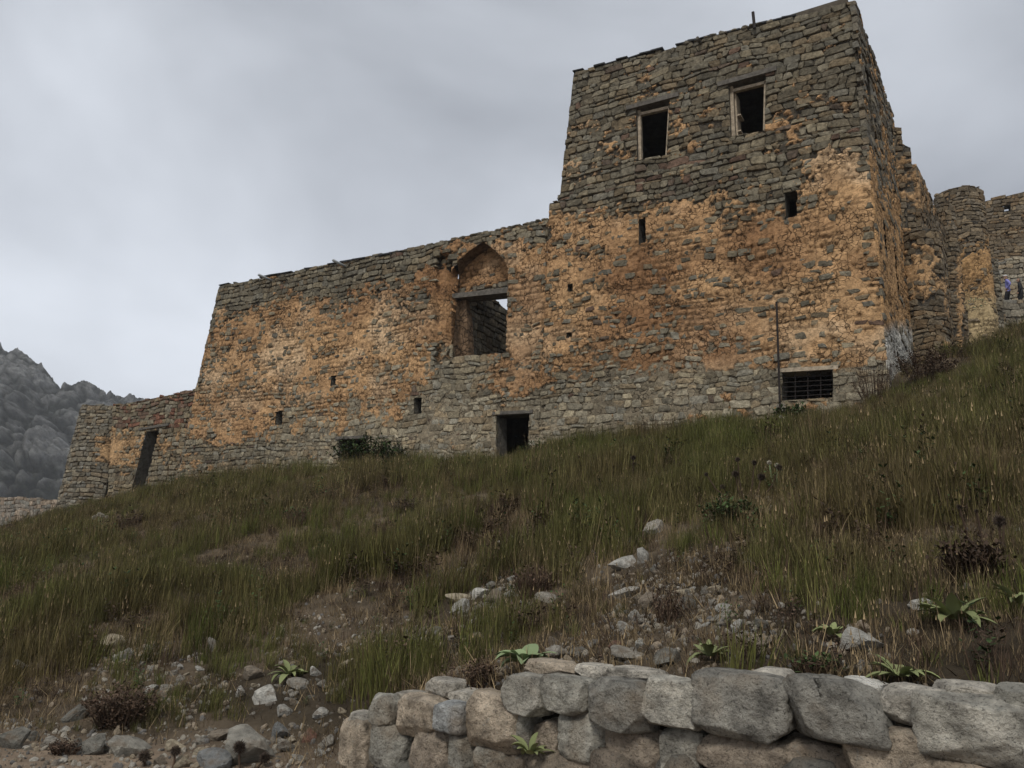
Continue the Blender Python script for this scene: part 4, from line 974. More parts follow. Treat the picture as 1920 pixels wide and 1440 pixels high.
# ---------------- loose rocks on the slope: (px, py of the foot, width px, height px, tone, label)
G_S = 'pale rocks scattered on the slope'
rocks = [
 (858,1132,46,20,'cream','cream flat-topped rock at the edge of the tall green grass'),(862,1150,38,26,'white','whitish rounded rock tucked below the cream flat-topped rock'),(905,1119,42,17,'white','long whitish rock lying against a tan rounded rock'),(930,1128,42,22,'tan','tan rounded rock leaning on the long whitish rock'),(1026,1130,46,18,'pale','flat pale rock lying in front of the dark dry tussock'),
 (1170,1120,56,20,'white','long white slab of rock on bare dry ground'),(1215,1138,32,28,'tan','upright tan rock beside a dry brown weed'),(1290,1145,32,24,'grey','grey squarish rock among dry weeds'),(1155,1213,30,11,'red','small pinkish brick-coloured rock above the dry stone wall'),(1172,1236,62,24,'pale','broad pale rock just behind the dry stone wall'),(1250,1246,54,28,'grey','grey speckled rock half sunk behind the dry stone wall'),
 (1050,1232,52,20,'pale','pale rock next to the felty round-leaved rosette'),(1040,1212,24,18,'tan','small tan rock behind the felty round-leaved rosette'),(1165,1068,54,24,'white','broken white rock on the dry stubble patch'),(1205,1056,24,28,'white','narrow white rock standing on end on the dry stubble patch'),(1225,1000,36,26,'pale','pale rock half hidden in green stems above the stubble patch'),
 (1620,1218,80,34,'white','long knobbly white rock lying over a dark hollow in the grass'),(1730,1140,50,18,'white','white rock showing between grass and a broad-leaved rosette'),(1360,1150,44,18,'white','flat white rock at the top of the rubble patch'),(1350,1166,40,14,'pale',None),(1382,1184,22,22,'white',None),(1428,1178,28,16,'grey',None),(1190,1164,26,20,'white',None),(1172,1184,30,18,'white',None),(1085,1228,34,14,'grey',None),(890,1204,44,18,'tan',None),
 (1400,1056,16,10,'white',None),(1282,1118,40,15,'cream',None),(1340,1110,24,12,'cream',None),(1630,915,22,16,'pale',None),(1525,842,24,18,'pale',None),(1612,836,18,16,'white',None),(1735,812,16,14,'pale',None),(1392,1196,26,12,'pale',None),(1425,1212,50,18,'tan','tan flat rock at the foot of the rubble patch'),(960,1090,22,10,'white',None),(865,1072,16,9,'white',None),(760,1000,26,12,'grey',None),
 (214,1215,44,24,'cream','cream angular rock at the head of a bare gully'),(232,1238,34,22,'grey','grey rock below the cream angular rock'),(38,1255,28,18,'pale',None),(278,1222,18,12,'pale',None),(395,1222,16,26,'pale',None),(476,1272,40,22,'tan','tan leaning rock above the gravel bank'),(450,1308,20,20,'white',None),(497,1316,48,30,'white','large white rock with a split face in green grass'),(556,1290,40,18,'pale',None),(592,1266,20,16,'white',None),(650,1252,32,16,'cream',None),(532,1343,30,20,'white',None),(600,1348,28,20,'white',None),(280,1300,26,16,'white',None),(310,1296,20,12,'pale',None),
 (140,1350,46,26,'grey','grey rock beside a dry leafy shrub'),(165,1412,64,34,'grey','broad grey rock where grass meets the gravel path'),(240,1415,74,30,'speck','flat speckled rock at the edge of the gravel path'),(25,1402,48,34,'grey','rounded grey rock at the grass edge of the path'),(466,1428,96,60,'speck','big speckled boulder on the path edge near the wall end'),(525,1386,34,28,'blue','blue-grey square rock on top of the rubble bank'),(579,1392,30,24,'red','reddish angular rock on the rubble bank'),(396,1442,64,34,'blue','blue-grey slab lying on the gravel path'),(540,1406,40,18,'pale',None),(412,1386,42,18,'tan',None),(440,1380,32,14,'tan',None),(372,1398,26,14,'pale',None),(330,1408,36,20,'cream',None),(380,1420,36,16,'cream',None),(345,1440,38,22,'cream',None),(610,1400,30,20,'pale',None),(600,1420,22,14,'white',None),(560,1432,30,16,'pale',None),(100,1400,34,18,'pale',None),(60,1388,30,18,'grey',None),(300,1432,24,14,'tan',None),(945,858,22,12,'cream','cream stone on the ground by the dark doorway'),(200,1412,30,16,'pale',None)]
# more of the same rubble, thinning outwards from the bare patches
rr_ = random.Random(99)
for cx, cy, sx_, sy_, n in ((1300,1150,130,50,40),(1170,1100,90,40,12),(900,1150,70,45,14),(330,1270,130,40,30),(560,1310,90,40,26),(500,1400,80,22,26),(150,1400,130,14,20),(1240,1215,60,18,9),(780,1200,120,40,16)):
    for _ in range(n):
        wpx = rr_.uniform(9, 20) * (1.0 if cy > 1100 else 0.8)
        rocks.append((rr_.gauss(cx, sx_*0.6), rr_.gauss(cy, sy_*0.6), wpx, wpx * rr_.uniform(0.45, 0.75), rr_.choice(['white', 'pale', 'pale', 'cream', 'grey', 'tan']), None))
PLAIN = {'white': 'small whitish limestone rock among dry grass', 'pale': 'small pale grey-buff rock among dry grass', 'cream': 'small cream rock among dry grass', 'grey': 'small grey rock among dry grass', 'tan': 'small tan rock among dry grass'}
rock_xy = []
PATCH = [(1300,1150,'in the rubble patch above the wall'),(1170,1090,'on the stubble below the white rock'),(900,1150,'by the edge of the tall grass'),(330,1270,'in the bare gully of the grass slope'),(560,1310,'on the stony bank above the wall end'),(500,1400,'on the gravel bank by the boulder'),(150,1400,'along the grass edge of the path'),(1240,1220,'just behind the top blocks of the wall'),(1600,870,'high in the grass below the tower'),(750,1020,'in the middle of the green grass')]
variants = [rock_mesh(900 + i, (1, 1, 1), 3, 2.6, 13, 0.40, 0.84, 0.07, 2.0, 1.0, 0.04) for i in range(14)]
for i, (px, py, wp, hp_, tone, lab) in enumerate(rocks):
    g = on_ground(px, min(py, 1455))
    if g is None: continue
    dz = float(g @ FW); wd, ht = wp / F * dz, hp_ / F * dz
    co, fc = variants[i % 14]
    o = mesh_obj('rock', co, fc, M_ROCK, None, None, False)
    o.scale = (wd * 1.05, wd * rr_.uniform(0.6, 0.9), ht * 1.35)
    o.rotation_euler = (rr_.uniform(-.12, .12), rr_.uniform(-.15, .15), rr_.uniform(-0.35, 0.35) + (math.pi if rr_.random() < 0.5 else 0))
    o.location = (g[0], g[1], g[2] + ht * 0.38)
    k = rr_.uniform(0.8, 1.1); o.color = (*[c * k for c in TONES[tone]], 1)
    patch = min(PATCH, key=lambda q: (q[0]-px)**2 + (2*(q[1]-py))**2)[2]
    shape = 'flat' if hp_ < 0.52 * wp else ('blocky' if hp_ < 0.66 * wp else 'upright'); size = 'pebble-sized' if wp < 13 else ('small' if wp < 24 else 'fist-sized')
    tn = {'white': 'whitish', 'pale': 'pale grey-buff', 'blue': 'blue-grey', 'speck': 'speckled', 'red': 'reddish'}.get(tone, tone)
    tag(o, lab or '%s %s %s rock %s' % (size, shape, tn, patch), 'rock', None if lab else 'loose rocks ' + patch)
    rock_xy.append((g[0], g[1], wd))
rock_xy = np.array(rock_xy)

# ================================================================== vegetation
def leaf_mat(name, col, var=0.35, rough=0.8, tint=True, pos=None):
    """plant tissue: colour varies from plant to plant and softly across the slope"""
    m, t, b = new_mat(name); L = t.links.new
    oi = nd(t, 'ShaderNodeObjectInfo'); mr = nd(t, 'ShaderNodeMapRange', inp={'To Min': 1 - var, 'To Max': 1 + var}); L(oi.outputs['Random'], mr.inputs['Value'])
    c = nd(t, 'ShaderNodeRGB').outputs[0]; c.default_value = (*col, 1)
    if pos:
        ge = nd(t, 'ShaderNodeNewGeometry'); n = nd(t, 'ShaderNodeTexNoise', inp={'Scale': pos[1], 'Detail': 3.0}); L(ge.outputs['Position'], n.inputs['Vector'])
        r = nd(t, 'ShaderNodeMapRange', inp={'From Min': 0.42, 'From Max': 0.6}); L(n.outputs['Fac'], r.inputs['Value'])
        mx_ = nd(t, 'ShaderNodeMixRGB', inp={'Color2': (*pos[0], 1)}); L(r.outputs[0], mx_.inputs['Fac']); L(c, mx_.inputs[1]); c = mx_.outputs[0]
    g2 = nd(t, 'ShaderNodeNewGeometry'); r2 = nd(t, 'ShaderNodeMapRange', inp={'To Min': 0.55, 'To Max': 1.6}); L(g2.outputs['Random Per Island'], r2.inputs['Value'])
    mm = nd(t, 'ShaderNodeMath', operation='MULTIPLY'); L(mr.outputs[0], mm.inputs[0]); L(r2.outputs[0], mm.inputs[1])
    mu = nd(t, 'ShaderNodeMixRGB', blend_type='MULTIPLY', inp={'Fac': 1.0}); L(c, mu.inputs[1]); L(mm.outputs[0], mu.inputs[2])
    L(mu.outputs[0], b.inputs['Base Color']); b.inputs['Roughness'].default_value = rough; b.inputs['Specular IOR Level'].default_value = 0.15
    return m
M_G = leaf_mat('green_grass', (0.078, 0.086, 0.022), 0.4, pos=((0.092, 0.074, 0.029), 0.35))
M_G2 = leaf_mat('olive_grass', (0.10, 0.096, 0.032), 0.4, pos=((0.115, 0.088, 0.042), 0.4))
M_DRY = leaf_mat('dry_grass', (0.20, 0.148, 0.082), 0.4)
M_BRN = leaf_mat('brown_weed', (0.075, 0.05, 0.034), 0.35)
M_DG = leaf_mat('dark_leaf', (0.045, 0.07, 0.024), 0.3)
M_FELT = leaf_mat('felty_leaf', (0.19, 0.24, 0.125), 0.15, 0.9)
M_FELT2 = leaf_mat('yellow_green_leaf', (0.17, 0.19, 0.085), 0.2, 0.8)
M_HEAD = leaf_mat('dark_seed_head', (0.06, 0.045, 0.034), 0.3)
M_HEADP = leaf_mat('pale_seed_head', (0.34, 0.31, 0.25), 0.2)
def blade(V, Fc, base, az, lean, length, width, curve, seg=3):
    """one grass blade: a tapering strip that bends over"""
    d = np.array([math.cos(az), math.sin(az), 0]); side = np.array([-d[1], d[0], 0]) * width / 2
    p = np.array(base, float); ang = lean; b = len(V); st = length / seg
    for k in range(seg):
        wv = 1 - 0.75 * k / seg; V += [tuple(p - side * wv), tuple(p + side * wv)]
        p = p + (d * math.sin(ang) + Z * math.cos(ang)) * st; ang += curve / seg
    V.append(tuple(p))
    for k in range(seg - 1): Fc.append((b+2*k, b+2*k+1, b+2*k+3, b+2*k+2))
    Fc.append((b+2*(seg-1), b+2*(seg-1)+1, b+2*seg))
def tuft(name, mat, n, rad, hlo, hhi, wid, leanmax, curve, seed, heads=0.0):
    r = random.Random(seed); V, Fc = [], []
    for _ in range(n):
        a = r.uniform(0, 2*math.pi); q = rad * math.sqrt(r.random())
        blade(V, Fc, (q*math.cos(a), q*math.sin(a), -0.03), r.uniform(0, 2*math.pi) if r.random() < 0.4 else a + r.uniform(-.6, .6), r.uniform(0.02, leanmax), r.uniform(hlo, hhi), wid * r.uniform(0.7, 1.3), r.uniform(0, curve))
        if r.random() < heads:
            p = np.array(V[-1]); V2 = len(V); h = 0.035
            V += [tuple(p + [0.006, 0, -0.01]), tuple(p + [-0.006, 0.004, -0.01]), tuple(p + [0, -0.006, -0.01]), tuple(p + [0, 0, h])]
            Fc += [(V2, V2+1, V2+3), (V2+1, V2+2, V2+3), (V2+2, V2, V2+3)]
    me = bpy.data.meshes.new(name); me.from_pydata(V, [], Fc); me.materials.append(mat)
    return bpy.data.objects.new(name, me)
def weed_tuft(leafm, stemm, seed):
    r = random.Random(seed); V, Fc = [], []; mi = []
    for _ in range(9):
        a = r.uniform(0, 6.28); L_ = r.uniform(0.16, 0.36); ln = r.uniform(0.1, 0.6); n0 = len(Fc); blade(V, Fc, (0, 0, -0.02), a, ln, L_, 0.006, 0.2); mi += [1] * (len(Fc) - n0)
        for _ in range(9):
            t = r.uniform(0.25, 1.0); p = np.array([math.cos(a)*math.sin(ln), math.sin(a)*math.sin(ln), math.cos(ln)]) * L_ * t; a2 = r.uniform(0, 6.28); l2 = r.uniform(0.02, 0.05)
            d = np.array([math.cos(a2), math.sin(a2), r.uniform(-.2, .7)]) * l2; sd_ = np.array([-math.sin(a2), math.cos(a2), 0]) * l2 * 0.3; k = len(V)
            V += [tuple(p), tuple(p + d*.5 + sd_), tuple(p + d), tuple(p + d*.5 - sd_)]; Fc.append((k, k+1, k+2, k+3)); mi.append(0)
    me = bpy.data.meshes.new('weed'); me.from_pydata(V, [], Fc); me.materials.append(leafm); me.materials.append(stemm); me.polygons.foreach_set('material_index', mi)
    return bpy.data.objects.new('weed', me)
TUFTS = [tuft('grass_tuft', M_G, 34, 0.13, 0.22, 0.52, 0.0105, 0.28, 0.5, 1), tuft('grass_tuft', M_G, 30, 0.11, 0.18, 0.42, 0.009, 0.35, 0.7, 2),
         tuft('grass_tuft', M_G2, 32, 0.13, 0.20, 0.50, 0.009, 0.3, 0.5, 3, 0.15), tuft('grass_tuft', M_G2, 26, 0.12, 0.15, 0.38, 0.009, 0.4, 0.8, 4, 0.15),
         tuft('grass_tuft', M_DRY, 22, 0.13, 0.12, 0.46, 0.006, 0.5, 0.9, 5, 0.3), tuft('grass_tuft', M_DRY, 34, 0.18, 0.06, 0.18, 0.0065, 0.9, 0.9, 6),
         tuft('grass_tuft', M_BRN, 26, 0.13, 0.10, 0.34, 0.008, 0.55, 0.8, 7), tuft('grass_tuft', M_G, 24, 0.09, 0.08, 0.20, 0.008, 0.5, 0.7, 8),
         tuft('grass_tuft', M_DRY, 26, 0.17, 0.14, 0.36, 0.006, 1.25, 0.5, 9), tuft('grass_tuft', M_DRY, 7, 0.10, 0.40, 0.72, 0.005, 0.35, 0.35, 10, 1.0), weed_tuft(M_DG, M_BRN, 11), weed_tuft(M_BRN, M_BRN, 12), tuft('litter', M_DRY, 30, 0.20, 0.05, 0.17, 0.005, 1.6, 0.25, 13), tuft('litter', M_BRN, 30, 0.20, 0.04, 0.14, 0.006, 1.6, 0.25, 14), tuft('litter', M_DRY, 22, 0.16, 0.03, 0.09, 0.006, 1.2, 0.5, 15)]
tcol = bpy.data.collections.new('grass_tufts')
for i, o in enumerate(TUFTS):
    o.name = 'grass_tuft_%02d' % i; tcol.objects.link(o)
# where it grows, by picture zones: (px, py, greenness, height, density)
ZG = np.array([(100,1100,.55,.8,1),(100,1250,.7,.9,1),(300,1150,.6,.9,1),(500,1100,.75,1.0,1),(700,1080,.85,1.05,1),(800,1120,.9,1.0,1),(600,1200,.6,.8,.9),(450,1250,.35,.45,.85),(300,1250,.3,.45,.8),(250,1310,.25,.4,.8),(550,1340,.5,.6,.6),(700,1260,.75,.8,.9),(650,1290,.7,.8,.8),(850,1250,.35,.5,.6),(200,980,.45,.9,1),(400,950,.35,.95,1),(560,940,.2,1.0,1),(700,950,.35,.9,1),(900,960,.55,.9,1),(1100,900,.75,1.05,1),(1250,870,.85,1.05,1),(1050,1000,.7,1.0,1),(1150,960,.75,1.0,1),(1350,850,.9,1.0,1),(1500,800,.7,.9,1),(1700,780,.55,.9,1),(1850,750,.6,1.0,1),(1600,900,.35,.7,.9),(1800,900,.4,.8,1),(1450,950,.25,.6,.8),(1250,1000,.25,.4,.9),(1250,1080,.08,.3,.85),(1100,1080,.12,.35,.85),(950,1110,.1,.4,.85),(1050,1150,.1,.45,.9),(1300,1150,.08,.35,.85),(1450,1080,.4,.9,1),(1550,1060,.45,.95,1),(1700,1050,.35,.95,1),(1850,1080,.25,.9,1),(1600,1150,.3,.45,.9),(1450,1180,.15,.4,.9),(1200,1200,.1,.35,.85),(1000,1200,.15,.4,.85),(1750,1220,.02,.35,1),(1880,1230,.02,.4,1),(1620,1235,.1,.3,.9),(1560,1200,.15,.3,.9),(1500,1240,.3,.4,.8),(1300,1240,.12,.3,.6),(300,1350,.4,.6,.7),(50,1330,.65,.9,1),(450,1340,.5,.6,.7),(0,1000,.35,.8,1),(900,1050,.8,1,1)], float)
def zone(px, py):
    w_ = 1.0 / ((px[:, None] - ZG[:, 0])**2 + ((py[:, None] - ZG[:, 1]) * 1.6)**2 + 900.0)**1.8
    w_ /= w_.sum(1, keepdims=True); return w_ @ ZG[:, 2:]
def scatter():
    P, K, Sc, Ro = [], [], [], []
    rg = np.random.default_rng(5)
    # rings of distance: fewer tufts per square metre (and larger ones) far away
    for (d0, d1, dens) in ((2.6, 7.5, 130), (7.5, 13, 95), (13, 22, 60), (22, 36, 34)):
        X0, X1 = -1.15 * d1, 0.95 * d1; n = int(dens * (X1 - X0) * (d1 * 1.08 - d0 * 0.9))
        x = rg.uniform(X0, X1, n); y = rg.uniform(d0 * 0.9, d1 * 1.08, n); z = ground_z(x, y); Q = np.stack([x, y, z], 1)
        px, py, dz = proj(Q); m = (dz >= d0) & (dz < d1) & (px > -160) & (px < 2080) & (py < 1500) & (py > 560)
        s, seg = side_dist(x, y); m &= (s > np.where(seg > 3.9, 0.42, 0.25))
        rel = (Q - C0) @ N; ru = (Q - C0) @ U; m &= ~((rel < 0.08) & (ru > -33.5) & (ru < 0.2) & (rel > -9))
        Q, px, py, dz, s = Q[m], px[m], py[m], dz[m], s[m]
        zg = zone(px, py); nz = fbm(Q[:, 0] * 1.1, Q[:, 1] * 1.1, 0, 61, 3); gap = fbm(Q[:, 0] * 0.7, Q[:, 1] * 0.7, 3.0, 63, 3)
        keep = rg.random(len(Q)) < zg[:, 2] * np.clip(0.75 + (gap - 0.38) * 4.0, 0.5, 1) * sstep(0.2, 0.9, s)
        near = np.linalg.norm(Q[:, None, :2] - rock_xy[None, :, :2], axis=2) - rock_xy[None, :, 2] * 1.0 - 0.03
        keep &= (near.min(1) > 0.0)
        Q, zg, nz, dz = Q[keep], zg[keep], nz[keep], dz[keep]; n = len(Q)
        g = np.clip(zg[:, 0] * 1.1 + 0.05 + (nz - 0.5) * 1.0, 0, 1); r1 = rg.random(n); r2 = rg.random(n)
        kind = np.where(r1 < g * 0.95, np.where(r2 < .38, 0, np.where(r2 < .6, 1, np.where(r2 < .85, 2, 3))), np.where(zg[:, 1] < 0.55, np.where(r2 < .45, 5, np.where(r2 < .65, 4, np.where(r2 < .9, 6, 7))), np.where(r2 < .22, 4, np.where(r2 < .5, 3, np.where(r2 < .85, 6, 2)))))
        clump = 0.62 + 0.85 * sstep(0.35, 0.68, fbm(Q[:, 0] * 0.55, Q[:, 1] * 0.55, 7.0, 67, 3)); gp_ = gap[keep]; r3 = rg.random(n)
        kind = np.where(gp_ < 0.39, np.where(r3 < .34, 5, np.where(r3 < .55, 8, np.where(r3 < .72, 6, np.where(r3 < .86, 11, 7)))), kind)
        kind = np.where(r3 > .985, 9, np.where(r3 > .965, 8, np.where(r3 > .94, 10, np.where(r3 > .915, 11, kind))))
        sc = (0.36 + 0.44 * zg[:, 1]) * rg.uniform(0.5, 1.35, n) * (1 + 0.006 * dz) * clump
        P.append(Q); K.append(kind); Sc.append(sc); Ro.append(np.stack([rg.uniform(-.14, .14, n), rg.uniform(-.14, .14, n), rg.uniform(0, 6.28, n)], 1))
    return np.concatenate(P), np.concatenate(K), np.concatenate(Sc), np.concatenate(Ro)
def instancer(name, P, K, Sc, Ro, coll):
    me = bpy.data.meshes.new(name); me.vertices.add(len(P)); me.vertices.foreach_set('co', P.astype(np.float32).ravel())
    for nm, ty, dat in (('kind_index', 'INT', K.astype(np.int32)), ('size', 'FLOAT', Sc.astype(np.float32)), ('turn', 'FLOAT_VECTOR', Ro.astype(np.float32))):
        a = me.attributes.new(nm, ty, 'POINT'); a.data.foreach_set('vector' if ty == 'FLOAT_VECTOR' else 'value', dat.ravel())
    me.update(); o = link(bpy.data.objects.new(name, me))
    ng = bpy.data.node_groups.new(name + '_nodes', 'GeometryNodeTree')
    ng.interface.new_socket('Geometry', in_out='INPUT', socket_type='NodeSocketGeometry'); ng.interface.new_socket('Geometry', in_out='OUTPUT', socket_type='NodeSocketGeometry')
    gi, go = ng.nodes.new('NodeGroupInput'), ng.nodes.new('NodeGroupOutput')
    ci = ng.nodes.new('GeometryNodeCollectionInfo'); ci.inputs['Collection'].default_value = coll; ci.inputs['Separate Children'].default_value = True; ci.inputs['Reset Children'].default_value = True
    ip = ng.nodes.new('GeometryNodeInstanceOnPoints'); ip.inputs['Pick Instance'].default_value = True
    def na(nm, ty):
        q = ng.nodes.new('GeometryNodeInputNamedAttribute'); q.data_type = ty; q.inputs['Name'].default_value = nm; return q.outputs['Attribute']
    e2r = ng.nodes.new('FunctionNodeEulerToRotation')
    l = ng.links.new
    l(gi.outputs[0], ip.inputs['Points']); l(ci.outputs[0], ip.inputs['Instance']); l(na('kind_index', 'INT'), ip.inputs['Instance Index'])
    l(na('turn', 'FLOAT_VECTOR'), e2r.inputs[0]); l(e2r.outputs[0], ip.inputs['Rotation']); l(na('size', 'FLOAT'), ip.inputs['Scale']); l(ip.outputs[0], go.inputs[0])
    md = o.modifiers.new('scatter', 'NODES'); md.node_group = ng
    return o
gP, gK, gS, gR = scatter()
rg = np.random.default_rng(15)
for (d0, d1, dens) in ((2.6, 8, 90), (8, 14, 60), (14, 24, 22)):
    n = int(dens * 2.1 * d1 * (d1 * 1.08 - d0 * 0.9)); x = rg.uniform(-1.15 * d1, 0.95 * d1, n); y = rg.uniform(d0 * 0.9, d1 * 1.08, n); Q = np.stack([x, y, ground_z(x, y)], 1)
    px, py, dz = proj(Q); s_, seg_ = side_dist(x, y); gap = fbm(x * 0.7, y * 0.7, 3.0, 63, 3)
    m = (dz >= d0) & (dz < d1) & (px > -100) & (px < 2020) & (py < 1500) & (py > 600) & (s_ > np.where(seg_ > 3.9, 0.40, 0.1)) & (((Q - C0) @ N) > 0.1) & (rg.random(n) < np.where(gap < 0.43, 1.0, 0.25))
    near = np.linalg.norm(Q[m][:, None, :2] - rock_xy[None, :, :2], axis=2) - rock_xy[None, :, 2] * 0.4
    Q = Q[m][near.min(1) > 0]; n = len(Q); r_ = rg.random(n)
    gP = np.concatenate([gP, Q]); gK = np.concatenate([gK, np.where(r_ < .4, 12, np.where(r_ < .7, 13, 14))]); gS = np.concatenate([gS, rg.uniform(0.7, 1.3, n)])
    gR = np.concatenate([gR, np.stack([rg.uniform(-.2, .2, n), rg.uniform(-.2, .2, n), rg.uniform(0, 6.28, n)], 1)])
print('tufts', len(gP))
tag(instancer('grass', gP, gK, gS, gR, tcol), 'long mixed green and dry grass covering the hillside', 'grass', kind='stuff')
# gravel and crumbled stone lying on the path and the bare patches
PEB = []
for i in range(6):
    co, fc = rock_mesh(1300 + i, (1, 0.8, 0.6), 2, 2.2, 6, 0.6, 0.9, 0.05)
    me = bpy.data.meshes.new('pebble'); me.from_pydata(co.tolist(), [], fc); me.materials.append(surf_mat('pebble_%d' % i, [(0.34, 0.28, 0.2), (0.42, 0.38, 0.31), (0.24, 0.21, 0.17), (0.37, 0.30, 0.22), (0.19, 0.18, 0.165), (0.45, 0.42, 0.36)][i], 0.3, 4.0, 10.0, 0.02))
    PEB.append(bpy.data.objects.new('pebble_%d' % i, me))
pcol = bpy.data.collections.new('pebbles')
for o in PEB: pcol.objects.link(o)
rg = np.random.default_rng(8); n = 42000
n = 60000; x = rg.uniform(-8, 5, n); y = rg.uniform(3, 13, n); Q = np.stack([x, y, ground_z(x, y)], 1); px, py, dz = proj(Q); s, seg = side_dist(x, y)
zg = zone(px, py)
m = (px > -60) & (px < 1980) & (py < 1500) & (rg.random(n) < np.where(s < 0.5, 0.75, np.where(fbm(x * 0.7, y * 0.7, 3.0, 63, 3) < 0.47, 0.55, 0.06) * np.where(zg[:, 2] < 0.92, 1.0, 0.12))) & ~((s < 0.4) & (s > -0.3) & (seg > 4))
Q = Q[m]; n = len(Q)
tag(instancer('gravel', Q + [0, 0, 0.004], rg.integers(0, 6, n), 0.013 + 0.06 * rg.random(n)**3, rg.uniform(-.5, 6, (n, 3)), pcol), 'loose buff gravel and crumbled stone on the path', 'gravel', kind='stuff')

# ---------------- single plants
def leaf_blade(V, Fc, base, az, rise, length, width, droop, cup=0.25, seg=6):
    d = np.array([math.cos(az), math.sin(az), 0]); sd_ = np.array([-d[1], d[0], 0]); p = np.array(base, float); ang = rise; b = len(V)
    for k in range(seg + 1):
        t = k / seg; wv = width * (math.sin(math.pi * min(1, 0.12 + 0.88 * t))**0.8 if t < 1 else 0.03); up_ = Z * math.cos(ang) * cup * wv - d * math.sin(ang) * cup * wv
        V += [tuple(p - sd_ * wv / 2 + up_), tuple(p), tuple(p + sd_ * wv / 2 + up_)]
        p = p + (d * math.cos(ang) + Z * math.sin(ang)) * (length / seg); ang -= droop / seg
    for k in range(seg):
        for q in (0, 1): Fc.append((b+3*k+q, b+3*k+q+1, b+3*k+q+4, b+3*k+q+3))
def rosette(px, py, size_px, n, label, mat, wide=0.42, rise=(0.5, 1.2), seed=0, name='leaf_rosette', foot=None):
    g = on_ground(px, py) if foot is None else foot
    r = random.Random(seed + int(px)); Lf = 1.15 * size_px / F * float(g @ FW); g = g + Z * 0.05
    t = root_at(name, g, label, 'plant')
    n = int(n * 1.7)
    for k in range(n):
        V, Fc = [], []; a = 2.39996 * k + r.uniform(-.3, .3) + k * 2.4 * 0; inner = k % 2
        leaf_blade(V, Fc, (0.02*math.cos(a), 0.02*math.sin(a), 0.0), a, r.uniform(*rise) + 0.25 * inner, Lf * r.uniform(0.55, 1.1), Lf * wide * r.uniform(0.7, 1.15), r.uniform(0.3, 1.7), r.uniform(0.05, 0.45))
        mesh_obj('leaf', V, Fc, mat, t, None, True)
    return t
rosette(985, 1262, 52, 9, 'felty grey-green rosette with broad rounded leaves behind the dry stone wall', M_FELT, 0.55, (0.35, 1.1), 1)
rosette(1330, 1248, 46, 10, 'bright pointed-leaf rosette in dry grass behind the wall blocks', M_FELT2, 0.30, (0.2, 1.1), 2)
rosette(1690, 1290, 58, 10, 'yellow-green rosette drooping over the top of the dry stone wall', M_FELT2, 0.28, (0.1, 0.9), 3)
rosette(1790, 1180, 66, 11, 'large spread-out rosette with long green leaves in brown grass', M_FELT2, 0.28, (0.2, 1.0), 4)
rosette(1560, 1208, 34, 8, 'small pale green rosette beside the long white rock', M_FELT2, 0.34, (0.3, 1.0), 5)
rosette(1735, 905, 36, 10, 'spiky yellowish rosette in the middle of the slope', M_FELT2, 0.24, (0.3, 1.2), 6)
rosette(1700, 942, 40, 9, 'low rosette with flopping leaves below the spiky yellowish one', M_FELT2, 0.26, (0.1, 0.7), 7)
rosette(1915, 1150, 50, 8, 'green rosette beside a curled dead flower stalk', M_FELT2, 0.3, (0.2, 1.0), 8)
rosette(540, 1275, 40, 8, 'small green rosette among white rocks and gravel', M_FELT2, 0.28, (0.1, 0.8), 9)
wp_ = wall_point(993, 1432, -0.03)
rosette(993, 1432, 40, 8, 'yellowing green weed growing out of a joint in the wall', M_FELT2, 0.36, (0.1, 1.2), 10, 'wall_weed', wp_)
def shrub(px, py, w_px, h_px, label, leafm, nst, nlf, seed, leaf=0.035, name='shrub', stemm=None, spread=1.0, off=None):
    g = on_ground(px, py) if off is None else off
    dz = float(g @ FW); Wd, H = w_px / F * dz, h_px / F * dz; r = random.Random(seed); t = root_at(name, g, label, 'shrub')
    st = MB(); V, Fc = [], []
    for _ in range(nst):
        a = r.uniform(0, 2*math.pi); q = Wd / 2 * math.sqrt(r.random()); hh = H * r.uniform(0.55, 1.05) * (1 - 0.35 * (q / (Wd / 2))**2)
        b0 = np.array([q * 0.5 * math.cos(a), q * 0.35 * math.sin(a), -0.03]); tp = np.array([q * math.cos(a) * spread, q * 0.7 * math.sin(a), hh]); md = (b0 + tp) / 2 + np.array([r.uniform(-.05, .05), r.uniform(-.05, .05), 0.04])
        st.tube([b0, md, tp], [0.006, 0.0045, 0.002], 4, cap=False)
        for _ in range(nlf):
            u_ = r.random()**0.7; p = (1-u_)**2*b0 + 2*u_*(1-u_)*md + u_*u_*tp + np.array([r.gauss(0, .03), r.gauss(0, .03), r.gauss(0, .02)])
            a2 = r.uniform(0, 6.28); e = r.uniform(-.3, 1.1); L_ = leaf * r.uniform(0.6, 1.5); d = np.array([math.cos(a2)*math.cos(e), math.sin(a2)*math.cos(e), math.sin(e)]); sd_ = np.array([-math.sin(a2), math.cos(a2), 0]) * L_ * 0.3
            k = len(V); V += [tuple(p), tuple(p + d*L_*0.5 + sd_), tuple(p + d*L_), tuple(p + d*L_*0.5 - sd_)]; Fc.append((k, k+1, k+2, k+3))
    st.build('stems', stemm or M_BRN, t); 
    if V: mesh_obj('foliage', V, Fc, leafm, t)
    return t
def foot_fac(px, py, off):
    a = fac(px, py, off); p = PF(a[0], a[1], off); p[2] = gz(p[0], p[1]); return p
shrub(690, 872, 165, 66, 'dense dark green nettle bush hiding the lower cellar window', M_DG, 170, 34, 1, 0.085, off=foot_fac(692, 870, 0.7))
shrub(1000, 862, 70, 40, 'dark green bush beside the basement doorway', M_DG, 40, 26, 2, 0.06, off=foot_fac(1006, 850, 0.5))
shrub(1490, 768, 80, 46, 'tall green grassy bush below the barred cellar window', M_DG, 60, 20, 3, 0.08, off=foot_fac(1490, 762, 0.55))
